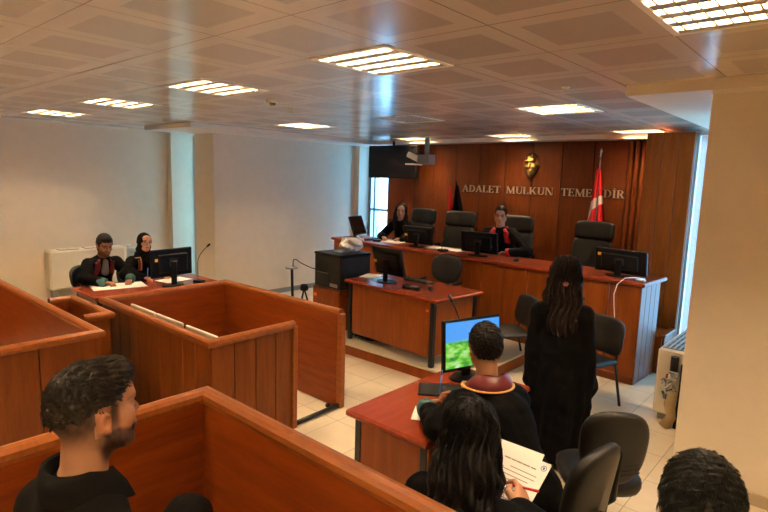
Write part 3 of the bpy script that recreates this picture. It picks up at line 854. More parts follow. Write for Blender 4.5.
def task_chair(label, loc, rz, arms=False, backh=.44, backz=.56, w=.46, group='black office chairs'):
    t = thing('office_chair', label, 'chair', loc, rz, group)
    m = MB(); loft_back(m, w * .88, w, backh, .065, .045, -.14, backz, -.24, sq=2.7); bk = m.build('backrest', M['leather'], t)
    sm = MB()
    for k in range(3):
        z = .07 + .028 * k
        pts = []
        for i in range(15):
            u = -0.86 + 1.72 * i / 14; pts.append((u * w * .445, -.24 - .033 + .045 * u * u - .14 * (z + .016 * u * u) - .0005, backz + z + .02 * u * u))
        sm.tube(pts, .0045, 6)
    sm.build('piping', M['leather'], bk)
    m = MB()
    prof = []
    for zl, sc in ((.40, .80), (.405, .95), (.43, 1.0), (.46, 1.0), (.475, .93), (.48, .7), (.478, 0.01)):
        prof.append([(sc * .235 * c_ * (abs(c_) ** 3.2 + abs(s_) ** 3.2) ** (-1 / 3.2), sc * .23 * s_ * (abs(c_) ** 3.2 + abs(s_) ** 3.2) ** (-1 / 3.2), zl) for c_, s_ in [(math.cos(2 * math.pi * k / 32), math.sin(2 * math.pi * k / 32)) for k in range(32)]])
    vs = [p for r in prof for p in r]
    m.add(vs, [[i * 32 + k, i * 32 + (k + 1) % 32, (i + 1) * 32 + (k + 1) % 32, (i + 1) * 32 + k] for i in range(len(prof) - 1) for k in range(32)], True)
    m.build('seat', M['leather'], t)
    MB().box(-.11, .11, -.11, .11, .375, .402, .01).build('seat_plate', M['black'], t)
    MB().tube([(0, -.05, .385), (0, -.22, .39), (0, -.30, .46), (0, -.315, .60), (0, -.33, .74)], .02, 8, flat=2.0).build('back_bracket', M['black'], t)
    star_base(t, .38)
    if arms:
        for s_ in (-1, 1):
            MB().tube([(s_ * .22, -.05, .40), (s_ * .27, -.05, .42), (s_ * .28, -.03, .62), (s_ * .28, .0, .66)], .014, 8).build('arm_support', M['black'], t)
            MB().box(s_ * .28 - .03, s_ * .28 + .03, -.14, .14, .655, .69, .012).build('armrest', M['black'], t)
    return t

task_chair('black office chair with armrests behind the clerk desk', (-4.27, 5.96, MIDZ + .025), R(186), arms=True, w=.50, backh=.40, backz=.62)
task_chair('black office chair at the bottom beside the white papers', (-1.05, 2.43, 0), R(80), w=.38, backh=.50, backz=.56)
task_chair('empty black office chair with piped back, nearer the cream wall', (-1.08, 3.29, 0), R(36), w=.40, backh=.46, backz=.50)
task_chair('black office chair under the long-haired woman with papers', (-1.10, 1.66, 0), R(0), w=.42, backh=.30, backz=.5)
task_chair('black office chair under the man at the left table', (-7.74, 2.86, 0), R(-82), w=.44, backh=.36, backz=.55)
task_chair('black office chair under the woman in the headscarf', (-7.70, 3.45, 0), R(-82), w=.42, backh=.34, backz=.53)

def visitor_chair(label, loc, rz):
    t = thing('visitor_chair', label, 'chair', loc, rz, 'black visitor chairs by the bench')
    m = MB(); loft_back(m, .56, .53, .37, .04, .05, -.16, .52, -.21, sq=4.6); m.build('backrest', M['leather'], t)
    m = MB(); m.box(-.235, .235, -.20, .24, .44, .495, .024); m.build('seat', M['leather'], t)
    for s_ in (-1, 1):
        MB().tube([(s_ * .22, .27, 0), (s_ * .215, .20, .44)], .014, 8).build('leg', M['blackmetal'], t)
        MB().tube([(s_ * .22, -.29, 0), (s_ * .205, -.19, .44), (s_ * .2, -.205, .50), (s_ * .19, -.25, .80)], .014, 8).build('leg', M['blackmetal'], t)
    MB().tube([(-.2, -.19, .43), (.2, -.19, .43)], .012, 6).build('crossbar', M['blackmetal'], t)
    return t
visitor_chair('black padded visitor chair left of the standing woman by the bench', (-3.02, 5.70, 0), R(140))
visitor_chair('black visitor chair right of the standing woman with papers reflecting on its seat', (-1.97, 5.36, 0), R(160))

# ---------------------------------------------------------------- printer, cabinet, post
t = thing('printer_cabinet', 'low red wooden cabinet carrying the large printer', 'cabinet', (-5.70, 4.97, MIDZ), R(-4))
MB().box(0, .58, .02, .60, 0, .56, .005).build('body', M['dock_in'], t)
MB().box(.015, .40, .0, .021, .03, .54, .004).build('door', M['panel_wood'], t)
MB().box(.405, .57, .0, .021, .03, .54, .004).build('door', M['panel_wood'], t)
MB().box(.05, .10, -.004, .0005, .42, .46).build('sticker', M['orange'], t)
t = thing('printer', 'large dark grey office printer on the red cabinet', 'printer', (-5.68, 4.99, MIDZ + .56), R(-4))
MB().box(0, .56, 0, .54, .0, .44, .012).build('body', M['dgrey'], t)
MB().box(-.008, .568, -.01, .55, .44, .475, .012).build('scanner_lid', M['black'], t)
MB().box(.03, .34, -.004, .004, .06, .19, .004).build('paper_tray', M['dgrey'], t)
v = MB()
for k in range(6): v.box(.05 + .045 * k, .062 + .045 * k, -.003, .002, .26, .40, 0, Matrix.Translation((.1, 0, .33)) @ Matrix.Rotation(.35, 4, 'Y') @ Matrix.Translation((-.1, 0, -.33)))
v.build('vent', M['black'], t)
MB().box(.34, .50, -.004, .003, .03, .075, .003).build('control_strip', M['grey'], t)
MB().box(.545, .566, .08, .46, .05, .10, .004).build('side_vent', M['black'], t)
MB().box(.02, .30, -.0045, .001, .20, .204).build('trim_line', M['grey'], t)

# crumpled white carrier bag on the printer
def crumple(name, label, cat, c, r, seed, mat, k=.18):
    F = Field(np.array(c) - np.array(r) * 1.35, np.array(c) + np.array(r) * 1.35, max(r) / 22)
    F.ell(c, r, k=0); F.near(lambda P: max(r) * k * wob(P, 5 / max(r), seed) + max(r) * k * .6 * np.abs(wob(P, 9 / max(r), seed + 1)))
    V, Q = F.mesh(0)
    o = mesh_np(name, V - np.array(c), Q, mat, smooth=False); o.location = c
    return tag(o, label, cat)
crumple('paper_bag', 'crumpled white paper bag lying on the printer', 'bag', (-5.30, 5.34, 1.30), (.19, .15, .085), 3, M['paper'])
mb = MB(); mb.prism([(0, 0), (.09, .02), (.02, .16)], -.004, .004, Matrix.Translation((-5.45, 5.24, 1.25)) @ Matrix.Rotation(1.3, 4, 'X'))
tag(mb.build('paper_scrap', M['paperdark']), 'pointed white paper scrap sticking up from the bag on the printer', 'paper')
mb = MB(); mb.box(-5.46, -5.28, 5.10, 5.30, 1.186, 1.20, .003); tag(mb.build('document_folder', M['grey']), 'grey folder lying flat on the printer lid', 'folder')

t = thing('post_stand', 'black post with a round flat plate on top by the side wall', 'stand', (-7.05, 5.72, 0))
MB().lathe([(0, 0), (.15, 0), (.15, .015), (.03, .03), (0, .03)], n=24).build('base', M['blackmetal'], t)
MB().cyl((0, 0, .02), (-.03, 0, .68), .024).build('post', M['blackmetal'], t)
MB().lathe([(0, .68), (.105, .68), (.108, .70), (.10, .712), (0, .712)], (-.03, 0, 0), 24).build('plate', M['grey'], t)
MB().tube([(.0, 0, .71), (.0, 0, .80), (.02, 0, .835), (.08, .0, .845), (.30, -.1, .83), (.60, -.2, .82), (.95, -.42, .86), (1.30, -.6, .90)], .008, 8).build('cable', M['black'], t)

t = thing('trolley_stand', 'thin black stand half hidden behind the printer cabinet', 'stand', (-6.22, 5.22, .15))
MB().tube([(.05, 0, .40), (-.03, -.04, 0.0)], .014, 8).build('leg', M['blackmetal'], t)
MB().tube([(.05, 0, .40), (.10, .10, 0.0)], .014, 8).build('leg', M['blackmetal'], t)
MB().lathe([(0, .36), (.055, .37), (.065, .41), (.05, .46), (0, .47)], (.05, 0, 0), 16).build('head', M['black'], t)

# ---------------------------------------------------------------- things on tables
def sheet(name, label, cat, x, y, z, w, d, rz, mat='paper', th=.003, group=None):
    return tag(MB().box(-w / 2, w / 2, -d / 2, d / 2, 0, th, 0, Matrix.Translation((x, y, z)) @ Matrix.Rotation(R(rz), 4, 'Z')).build(name, M[mat]), label, cat, group)
sheet('paper_sheet', 'white papers under the hands of the man at the left table', 'paper', -7.02, 2.88, .752, .36, .62, -12)
sheet('paper_sheet', 'white papers behind the monitor on the left table', 'paper', -6.98, 3.60, .752, .28, .40, 10)
sheet('paper_sheet', 'small white paper under the cuff on the right lawyers desk', 'paper', -1.94, 2.62, .752, .13, .20, 30)
sheet('paper_stack', 'white papers between the two judges on the bench', 'paper', *on_bench(3.12, .42), BZ + .002, .62, .24, -3, th=.012)
sheet('paper_stack', 'white papers in front of the woman judge', 'paper', *on_bench(4.18, .40), BZ + .002, .34, .30, 12, th=.010)
sheet('paper_sheet', 'white paper at the left end of the clerk desk', 'paper', -4.80, 5.20, MIDZ + .78, .22, .30, 20, th=.006)
M['blue'] = plain('blue_paper', (.16, .42, .72), .4)
sheet('document_folder', 'pale blue folder on the clerk desk beside the monitor', 'folder', -4.58, 5.14, MIDZ + .78, .22, .30, 60, 'blue', .006)

def keyboard(label, x, y, z, rz, w=.42):
    t = thing('keyboard', label, 'keyboard', (x, y, z), R(rz), 'keyboards')
    MB().box(-w / 2, w / 2, -.07, .07, 0, .018, .005).build('body', M['black'], t)
    k = MB()
    for r_ in range(5):
        for c in range(14): k.box(-w / 2 + .014 + c * (w - .028) / 14, -w / 2 + .014 + (c + .86) * (w - .028) / 14, -.055 + r_ * .023, -.055 + r_ * .023 + .019, .018, .023)
    k.build('keys', M['dgrey'], t)
keyboard('black keyboard on the clerk desk behind the monitor', -4.18, 5.42, MIDZ + .777, 172)
keyboard('black keyboard lying before the edge-on monitor at the bench left end', *on_bench(4.66, .30), BZ, 84)
t = thing('desk_telephone', 'black desk telephone on the clerk desk', 'telephone', (-3.93, 4.98, MIDZ + .777), R(20))
MB().box(-.11, .11, -.07, .07, 0, .03, .008).build('body', M['black'], t)
MB().box(-.105, -.055, -.075, .075, .03, .055, .012).build('handset', M['black'], t)
kp = MB()
for i in range(3):
    for j in range(4): kp.box(-.02 + .03 * i, .0 + .03 * i, -.05 + .027 * j, -.032 + .027 * j, .03, .035)
kp.build('keypad', M['grey'], t)
def mouse(label, x, y, z, rz):
    t = thing('computer_mouse', label, 'mouse', (x, y, z), R(rz))
    m = MB()
    P = [[((.032 * math.cos(a)) * s_, (.055 * math.sin(a)) * s_, h) for a in [2 * math.pi * k / 20 for k in range(21)]] for s_, h in ((1, 0), (1, .014), (.85, .028), (.5, .036), (.02, .038))]
    m.grid(P); m.build('body', M['black'], t)
    MB().box(-.003, .003, .02, .038, .030, .038, .001).build('wheel', M['grey'], t)
mouse('black computer mouse on the right of the clerk desk', -3.78, 5.13, MIDZ + .777, 40)
mouse('black computer mouse by the male judge', *on_bench(1.78, .30), BZ, 20)
t = thing('tablet', 'flat black pad lying in front of the lit monitor', 'tablet', (-2.08, 3.02, .75), R(35))
MB().box(-.17, .17, -.11, .11, 0, .012, .005).build('body', M['black'], t)
MB().box(-.15, .15, -.095, .095, .012, .0128).build('surface', M['dgrey'], t)

def gooseneck(label, x, y, z, rz, h=.40, bend=.18):
    t = thing('microphone', label, 'microphone', (x, y, z), R(rz), 'gooseneck microphones')
    b = MB(); b.box(-.05, .05, -.07, .07, 0, .035, .010); b.build('base', M['black'], t)
    pts = [(0, .02, .03), (0, .02, h * .55)] + [(0, .02 - bend * (q ** 1.8), h * (.55 + .45 * q)) for q in (.25, .5, .75, 1)]
    MB().tube(pts, .005, 8).build('gooseneck', M['blackmetal'], t)
    e = np.array(pts[-1]); d = unit(e - np.array(pts[-2]))
    MB().tube([e - d * .01, e + d * .01, e + d * .05, e + d * .06], [.008, .014, .014, .006], 10).build('capsule', M['black'], t)
gooseneck('gooseneck microphone on the left table beside the monitor', -6.60, 3.76, .75, 110, h=.50, bend=.16)
gooseneck('gooseneck microphone in front of the woman judge', *on_bench(4.42, .25), BZ, 120, h=.36, bend=.20)
gooseneck('gooseneck microphone on papers between the two judges', *on_bench(2.98, .22), BZ, 160, h=.20, bend=.05)
gooseneck('gooseneck microphone on the far end of the right lawyers desk', -2.27, 3.49, .75, -100, h=.52, bend=.12)

def pen(label, a, b, mat):
    a = np.array(a, float); b = np.array(b, float)
    t = thing('pen', label, 'pen', tuple(a), 0, 'pens')
    MB().tube([(0, 0, 0), (b - a) * .12, (b - a) * .8], [.001, .0055, .0055], 8).build('barrel', mat, t)
    MB().tube([(b - a) * .8, (b - a)], [.006, .006], 8).build('cap', mat, t)
M['bluep'] = plain('blue_pen', (.03, .12, .45), .3); M['redp'] = plain('red_pen', (.62, .01, .015), .3)

# white cable hanging from the right-hand bench monitor
tag(MB().tube([(-1.80, 6.50, 1.175), (-1.86, 6.34, 1.20), (-1.93, 6.23, 1.20), (-2.00, 6.205, 1.12), (-2.03, 6.215, 1.0), (-2.02, 6.225, .86), (-2.0, 6.23, .70), (-2.02, 6.23, .5)], .0045, 8).build('cable', M['paper']), 'white cable looping over the front of the judges bench', 'cable')
tag(MB().box(-1.87, -1.77, 6.38, 6.43, 1.161, 1.178, .005).build('plug_strip', M['paper']), 'small white socket strip on the right end of the bench', 'socket')
# cables under the clerk desk
cb = MB()
for k in range(5):
    cb.tube([(-4.86 + .07 * k + .02 * math.sin(3 * i + k), 4.93 + .02 * math.cos(2 * i + k) - .004 * k, .165 + .02 * abs(math.sin(1.3 * i + k))) for i in range(7)] + [(-4.4 + .02 * k, 5.0, .17)], .006, 6)
tag(cb.build('cable_bundle', M['black']), 'tangle of black cables on the step under the clerk desk', 'cables', kind='stuff')

# ---------------------------------------------------------------- wall things: lettering, mask, flags, television, projector
def glyph(ch):
    """strokes as polygons in a unit-high cell; returns (width, polygons)"""
    K, S = .14, .055        # thick and thin stroke
    P = []
    bar = lambda x0, y0, x1, y1: P.append([(x0, y0), (x1, y0), (x1, y1), (x0, y1)])
    def diag(x0, y0, x1, y1, w): P.append([(x0, y0), (x0 + w, y0), (x1 + w, y1), (x1, y1)])
    def ser(xc, y, w): bar(xc - w / 2, y - (.045 if y > .5 else 0), xc + w / 2, y + (0 if y > .5 else .045))
    def arc(cx, cy, rx, ry, a0, a1, w, n=12):
        o = [(cx + rx * math.cos(a0 + (a1 - a0) * i / n), cy + ry * math.sin(a0 + (a1 - a0) * i / n)) for i in range(n + 1)]
        q = [(cx + (rx - w) * math.cos(a0 + (a1 - a0) * i / n), cy + (ry - S) * math.sin(a0 + (a1 - a0) * i / n)) for i in range(n + 1)]
        for i in range(n): P.append([o[i], o[i + 1], q[i + 1], q[i]])
    h = math.pi / 2
    if ch == 'A': diag(.08, 0, .36, 1, S); diag(.60, 0, .33, 1, K); bar(.2, .3, .62, .3 + S); ser(.11, 0, .24); ser(.69, 0, .3); w = .86
    elif ch == 'D': bar(.1, 0, .1 + K, 1); arc(.3, .5, .45, .5, -h, h, K); bar(.04, 0, .32, S); bar(.04, 1 - S, .32, 1); w = .84
    elif ch == 'L': bar(.1, 0, .1 + K, 1); bar(.04, 0, .62, S); bar(.56, 0, .62, .25); ser(.18, 1, .32); w = .70
    elif ch == 'E': bar(.1, 0, .1 + K, 1); bar(.04, 0, .62, S); bar(.04, 1 - S, .6, 1); bar(.2, .48, .48, .48 + S); bar(.56, 0, .62, .22); bar(.54, .8, .6, 1); bar(.44, .4, .48, .62); w = .72
    elif ch == 'T': bar(.29, 0, .29 + K, 1); bar(.02, 1 - S, .73, 1); bar(.02, .78, .07, 1); bar(.68, .78, .73, 1); ser(.375, 0, .34); w = .78
    elif ch == 'M': bar(.12, 0, .12 + S, 1); diag(.5, 0, .12, 1, K); diag(.5, 0, .82, 1, S); bar(.82, 0, .82 + K, 1); ser(.15, 0, .24); ser(.905, 0, .3); ser(.12, 1, .2); ser(.92, 1, .24); w = 1.1
    elif ch == 'U': bar(.12, .3, .12 + K, 1); bar(.66, .3, .66 + S, 1); arc(.425, .32, .305, .32, math.pi, 2 * math.pi, .1); ser(.2, 1, .32); ser(.69, 1, .24); w = .84
    elif ch == 'K': bar(.1, 0, .1 + K, 1); diag(.25, .38, .62, 1, S); diag(.62, 0, .34, .56, K); ser(.185, 0, .32); ser(.185, 1, .32); ser(.68, 1, .24); ser(.72, 0, .28); w = .88
    elif ch == 'N': bar(.12, 0, .12 + S, 1); diag(.66, 0, .12, 1, K); bar(.77, 0, .77 + S, 1); ser(.15, 0, .24); ser(.8, 1, .24); ser(.12, 1, .22); w = .94
    elif ch == 'R': bar(.1, 0, .1 + K, 1); arc(.3, .74, .34, .26, -h, h, K); bar(.04, 1 - S, .3, 1); bar(.2, .48, .3, .48 + S); diag(.58, 0, .32, .5, K); ser(.185, 0, .32); ser(.7, 0, .24); w = .84
    else: bar(.12, 0, .12 + K, 1); ser(.205, 0, .34); ser(.205, 1, .34); w = .42
    if ch == 'i': bar(.14, 1.1, .27, 1.22)
    return w, P
LH = .118
words = [('ADALET', -5.52, -4.74), ('MULKUN', -4.64, -3.79), ('TEMELiDiR', -3.67, -2.69)]
sign = thing('wall_lettering', 'gold capital letters on the timber back wall reading ADALET MULKUN TEMELiDiR', 'lettering', (-4.1, 8.35, 2.025))
for wd, xa, xb in words:
    g = [glyph(c) for c in wd]; tot = sum(w for w, _ in g); k = (xb - xa) / tot; x = xa
    for (w, polys), c in zip(g, wd):
        m = MB()
        Mx = Matrix.Translation((x + 4.1, -.002, 0)) @ Matrix.Rotation(math.pi / 2, 4, 'X') @ Matrix.Diagonal((k, LH, 1, 1))
        for p in polys: m.prism(p, 0, .018, Mx)
        m.build('letter', M['brass'], sign); x += w * k

# gilt face relief
F = Field((-.16, -.14, -.22), (.16, .06, .22), .006)
F.ell((0, 0, .03), (.115, .085, .15), k=0).ell((0, -.02, -.08), (.085, .075, .10), k=.03).cone((0, -.085, .03), (0, -.11, -.035), .012, .020, .015)
F.cone((-.06, -.075, .055), (.06, -.075, .055), .018, .018, .02)
for s_ in (-1, 1): F.ell((s_ * .045, -.095, .03), (.026, .022, .017), k=.012, op='sub').ell((s_ * .055, -.055, -.03), (.035, .035, .03), k=.02).ell((s_ * .115, .0, .01), (.015, .03, .045), k=.01)
F.cone((-.03, -.09, -.085), (.03, -.09, -.085), .010, .010, .008).cone((-.025, -.085, -.105), (.025, -.085, -.105), .011, .011, .008).ell((0, -.075, -.145), (.035, .03, .03), k=.02)
F.near(lambda P: np.where(P[:, 2] > .10, .006 * np.sin(P[:, 0] * 90 + 20 * P[:, 2]), 0))
V, Q = F.mesh(1); V = V * 1.12; V[:, 1] = np.minimum(V[:, 1], .0)
o = mesh_np('face_relief', V, Q, M['gold']); o.location = (-4.20, 8.345, 2.50); tag(o, 'gilded face relief on the back wall above the lettering', 'relief')

def flag_cloth(mb, x, y, zt, zb, w0, w1, folds, phase=0, n=24, m=30, amp=.03):
    P = []
    for i in range(m + 1):
        t_ = i / m; z = zt + (zb - zt) * t_; w = w0 + (w1 - w0) * min(1, t_ * 1.6)
        a = amp * min(1, .3 + t_ * 2)
        P.append([(x + (k / n - .45) * w, y + a * math.sin(folds * math.pi * 2 * k / n + phase + 1.2 * t_) + .02 * math.sin(3 * t_), z - .05 * abs(k / n - .45) * (1 - t_)) for k in range(n + 1)])
    mb.grid(P); return P
def flag_mat():
    """red cloth with a pale curved band where the crescent shows in the folds"""
    m, t, b = nodes('red_flag_cloth')
    tc = t.nodes.new('ShaderNodeTexCoord'); sp = t.nodes.new('ShaderNodeSeparateXYZ'); t.links.new(tc.outputs['Object'], sp.inputs[0])
    def circ(cx, cz, r):
        v = t.nodes.new('ShaderNodeVectorMath'); v.operation = 'DISTANCE'
        c = t.nodes.new('ShaderNodeCombineXYZ'); t.links.new(sp.outputs[0], c.inputs[0]); t.links.new(sp.outputs[2], c.inputs[2])
        t.links.new(c.outputs[0], v.inputs[0]); v.inputs[1].default_value = (cx, 0, cz)
        l = t.nodes.new('ShaderNodeMath'); l.operation = 'LESS_THAN'; l.inputs[1].default_value = r; t.links.new(v.outputs['Value'], l.inputs[0]); return l
    a, c = circ(.16, 1.28, .34), circ(.20, 1.20, .31)
    s_ = t.nodes.new('ShaderNodeMath'); s_.operation = 'SUBTRACT'; s_.use_clamp = True; t.links.new(a.outputs[0], s_.inputs[0]); t.links.new(c.outputs[0], s_.inputs[1])
    mx = t.nodes.new('ShaderNodeMix'); mx.data_type = 'RGBA'; mx.inputs['A'].default_value = (.62, .008, .012, 1); mx.inputs['B'].default_value = (.8, .74, .66, 1)
    t.links.new(s_.outputs[0], mx.inputs['Factor']); t.links.new(mx.outputs['Result'], b.inputs['Base Color']); b.inputs['Roughness'].default_value = .6
    return m
M['flag'] = flag_mat()
t = thing('standing_flag', 'red flag with white crescent on a pole behind the right-hand leather chair', 'flag', (-3.02, 8.15, PZ))
MB().lathe([(0, 0), (.16, 0), (.16, .02), (.05, .05), (.03, .10), (0, .10)], n=20).build('base', M['brass'], t)
MB().cyl((0, 0, .05), (0.0, 0, 2.15), .014).build('pole', M['chrome'], t)
MB().lathe([(0, 2.13), (.02, 2.15), (.014, 2.2), (.026, 2.24), (0, 2.30)], n=12).build('finial', M['chrome'], t)
m = MB(); flag_cloth(m, .0, -.045, 2.0, .75, .07, .27, 2.5); m.build('cloth', M['flag'], t)
t = thing('standing_flag', 'furled red and black flag on a pole behind the empty middle chair', 'flag', (-5.50, 8.1, PZ))
MB().lathe([(0, 0), (.16, 0), (.16, .02), (.05, .05), (.03, .10), (0, .10)], n=20).build('base', M['brass'], t)
MB().cyl((0, 0, .05), (0.0, 0, 1.72), .014).build('pole', M['blackmetal'], t)
MB().lathe([(0, 1.71), (.02, 1.72), (.02, 1.74), (0, 1.75)], n=12).build('finial', M['black'], t)
m = MB(); flag_cloth(m, -.085, -.05, 1.66, .75, .05, .16, 1.5); m.build('red_cloth', M['red'], t)
m = MB(); flag_cloth(m, .06, -.07, 1.70, .75, .06, .30, 2.0, 1.0); m.build('black_cloth', M['robe'], t)

t = thing('television', 'large black television hung below the ceiling in the back left corner', 'television', (-6.92, 8.02, 2.53), R(3))
MB().box(-.58, .58, -.03, .03, -.31, .31, .01).build('casing', M['black'], t)
MB().box(-.56, .56, -.033, -.0295, -.29, .29).build('screen', M['screenoff'], t)
MB().cyl((0, .02, .2), (0, .02, .39), .025).build('ceiling_pole', M['blackmetal'], t)
MB().box(-.2, .2, .03, .06, -.15, .22, .005).build('bracket', M['blackmetal'], t)
t = thing('ceiling_projector', 'grey box with a white tube camera hung on a ceiling pole right of the television', 'camera', (-5.70, 7.48, 2.56))
MB().cyl((0, 0, .05), (0, 0, .36), .04).build('pole', M['grey'], t)
MB().box(-.13, .12, -.10, .10, -.09, .07, .012).build('housing', M['grey'], t)
MB().tube([(-.34, -.08, .075), (-.14, -.03, -.01)], [.048, .052], 14).build('camera_tube', M['paper'], t)
MB().box(-.40, -.13, -.08, .06, -.105, -.085, .004).build('shelf', M['paper'], t)
MB().tube([(-.25, -.05, -.09), (-.2, -.05, .0)], .012, 8).build('bracket', M['black'], t)

# ---------------------------------------------------------------- fan-coil units
t = thing('air_conditioner', 'white floor-standing fan coil unit by the left wall behind the two lawyers', 'air conditioner', (-9.55, 2.80, 0))
MB().box(.01, .26, 0, 1.16, .33, .95, .03).build('casing', M['cream'], t)
g = MB(); g.box(.06, .23, .16, .44, .949, .955); gl = g.build('grille', M['dgrey'], t)
g = MB(); g.box(.06, .23, .54, .92, .949, .955); gl = g.build('grille', M['dgrey'], t)
for k, (a, b_) in enumerate(((.16, .44), (.54, .92))):
    s2 = MB()
    for i in range(6): s2.box(.065 + .028 * i, .078 + .028 * i, a, b_, .954, .962)
    s2.build('grille_slats', M['cream'], t)
MB().box(.255, .265, .30, .48, .42, .55, .003).build('control_panel', M['dgrey'], t)
for y in (.08, 1.08): MB().box(.05, .22, y - .03, y + .03, 0, .34, .004).build('foot', M['grey'], t)
t = thing('pipe_fittings', 'white pipe fittings on the wall between the two lawyers', 'pipes', (-9.55, 4.08, .0))
MB().tube([(.05, 0, .1), (.05, 0, .92), (.12, 0, .95)], .022, 10).build('pipe', M['white'], t)
MB().tube([(.05, .16, .1), (.05, .16, .88), (.05, -.05, .88)], .022, 10).build('pipe', M['white'], t)
MB().cyl((.03, 0.08, .80), (.14, .08, .80), .035).build('valve', M['alu'], t)

t = thing('air_conditioner', 'cream fan coil unit behind the wall corner at the right', 'air conditioner', (-1.345, 5.50, 0))
MB().box(0, .44, 0, 1.2, .06, .70, .02).build('casing', M['cream'], t)
gr = MB()
for i in range(9): gr.box(.03 + .042 * i, .05 + .042 * i, .03, 1.15, .700, .708)
for i in range(8): gr.box(.03, .40, .05 + .15 * i, .06 + .15 * i, .700, .707)
gr.build('grille', M['grey'], t)
M['dshade'] = plain('painted_grille_shade', (.02, .02, .02), .7)
MB().box(.03, .40, .03, 1.15, .698, .702).build('grille_shade_sheet', M['dshade'], t)  # thin dark sheet below the bars, painting in the shade inside the unit
for y in (.06, 1.12): MB().box(.04, .40, y - .03, y + .03, 0, .07, .004).build('foot', M['grey'], t)
t = thing('pipe_fittings', 'wrapped copper pipes and valves on the end of the right fan coil unit', 'pipes', (-1.20, 5.44, 0))
MB().tube([(0.02, 0, .66), (0.02, 0, .46)], .035, 12).build('black_valve', M['black'], t)
foil = MB()
for k in range(7):
    a = k * 1.3; foil.box(-.04, .04, -.03, .03, -.03, .03, .008, Matrix.Translation((.0 + .03 * math.cos(a), -.02, .50 - .038 * k)) @ Matrix.Rotation(a, 4, (1, .5, .3)))
foil.build('foil_wrap', M['chrome'], t)
M['foam'] = plain('pipe_foam', (.42, .30, .14), .8, bump=.4, bscale=60)
MB().tube([(.04, -.02, .34), (.02, -.03, .22), (.05, -.05, .10), (.0, -.07, -.0)], [.04, .05, .045, .05], 10).build('insulated_pipe', M['foam'], t)
MB().tube([(.10, -.01, .60), (.10, -.01, .30), (.09, -.04, .0)], .024, 10).build('insulated_pipe', M['dgrey'], t)
MB().tube([(-.06, 0, .31), (-.03, 0, .26)], .012, 8).build('tag', M['teal'], t)
# ---------------------------------------------------------------- people
def rotz(a): c, s = math.cos(a), math.sin(a); return np.array([[c, -s, 0], [s, c, 0], [0, 0, 1.]])
def rotx(a): c, s = math.cos(a), math.sin(a); return np.array([[1, 0, 0], [0, c, -s], [0, s, c.real]])
def roty(a): c, s = math.cos(a), math.sin(a); return np.array([[c, 0, s], [0, 1, 0], [-s, 0, c]])
DEG = math.pi / 180

SKINS = {'fair': (.50, .275, .175), 'warm': (.43, .22, .13), 'tan': (.36, .175, .095)}

def head_field(res, fem=False, fat=1.0):
    """head in its own frame: x right, y forward, z up, metres; origin between the ears"""
    F = Field((-.125, -.14, -.20), (.125, .15, .145), res)
    j = .92 if fem else 1.0
    F.ell((0, -.014, .030), (.0755, .097, .088), k=0)
    F.ell((0, .034, -.034), (.060 * j, .060, .078), k=.03)
    for s in (-1, 1):
        F.cone((s * .058 * j, -.005, -.052), (s * .02, .070, -.098 if not fem else -.092), .019, .017, .03)
        F.ell((s * .040, .060, -.022), (.024, .026, .026), k=.02)
    F.ell((0, .078, -.100 if not fem else -.093), (.021 * j, .018, .017), k=.022)
    F.cone((-.033, .083, .024), (.033, .083, .024), .0125, .0125, .02)
    F.ell((0, .066, .055), (.052, .030, .035), k=.03)
    for s in (-1, 1): F.ell((s * .0315, .0975, .004), (.0185, .0125, .0115), k=.012, op='sub')
    for s in (-1, 1): F.ell((s * .0315, .0775, .003), (.0165, .0135, .0125), k=.004)
    F.cone((0, .088, .014), (0, .1105, -.027), .0075, .0115 if not fem else .0095, .012)
    for s in (-1, 1): F.ell((s * .0115, .0985, -.031), (.0085, .010, .0075), k=.008)
    F.ell((0, .088, -.060), (.030, .016, .024), k=.016)
    F.cone((-.019, .0985, -.0585), (0, .1045, -.056), .0042, .0058, .006).cone((0, .1045, -.056), (.019, .0985, -.0585), .0058, .0042, .006)
    F.cone((-.015, .098, -.0685), (.015, .098, -.0685), .0066, .0066, .006)
    F.cone((-.021, .106, -.0632), (.021, .106, -.0632), .0022, .0022, .003, op='sub')
    for s in (-1, 1):
        Rm = roty(s * .22) @ rotz(s * -.30)
        F.ell((s * .0775, -.012, -.006), (.0085, .0185, .031), Rm, k=.007)
        F.ell((s * .0865, -.006, -.004), (.0075, .0105, .018), Rm, k=.004, op='sub')
        F.ell((s * .078, -.004, -.030), (.007, .009, .010), k=.006)
    F.cone((0, -.022, -.055), (0, -.038, -.19), .054 * (j if fem else 1) , .057 * (.86 if fem else 1), .03)
    return F

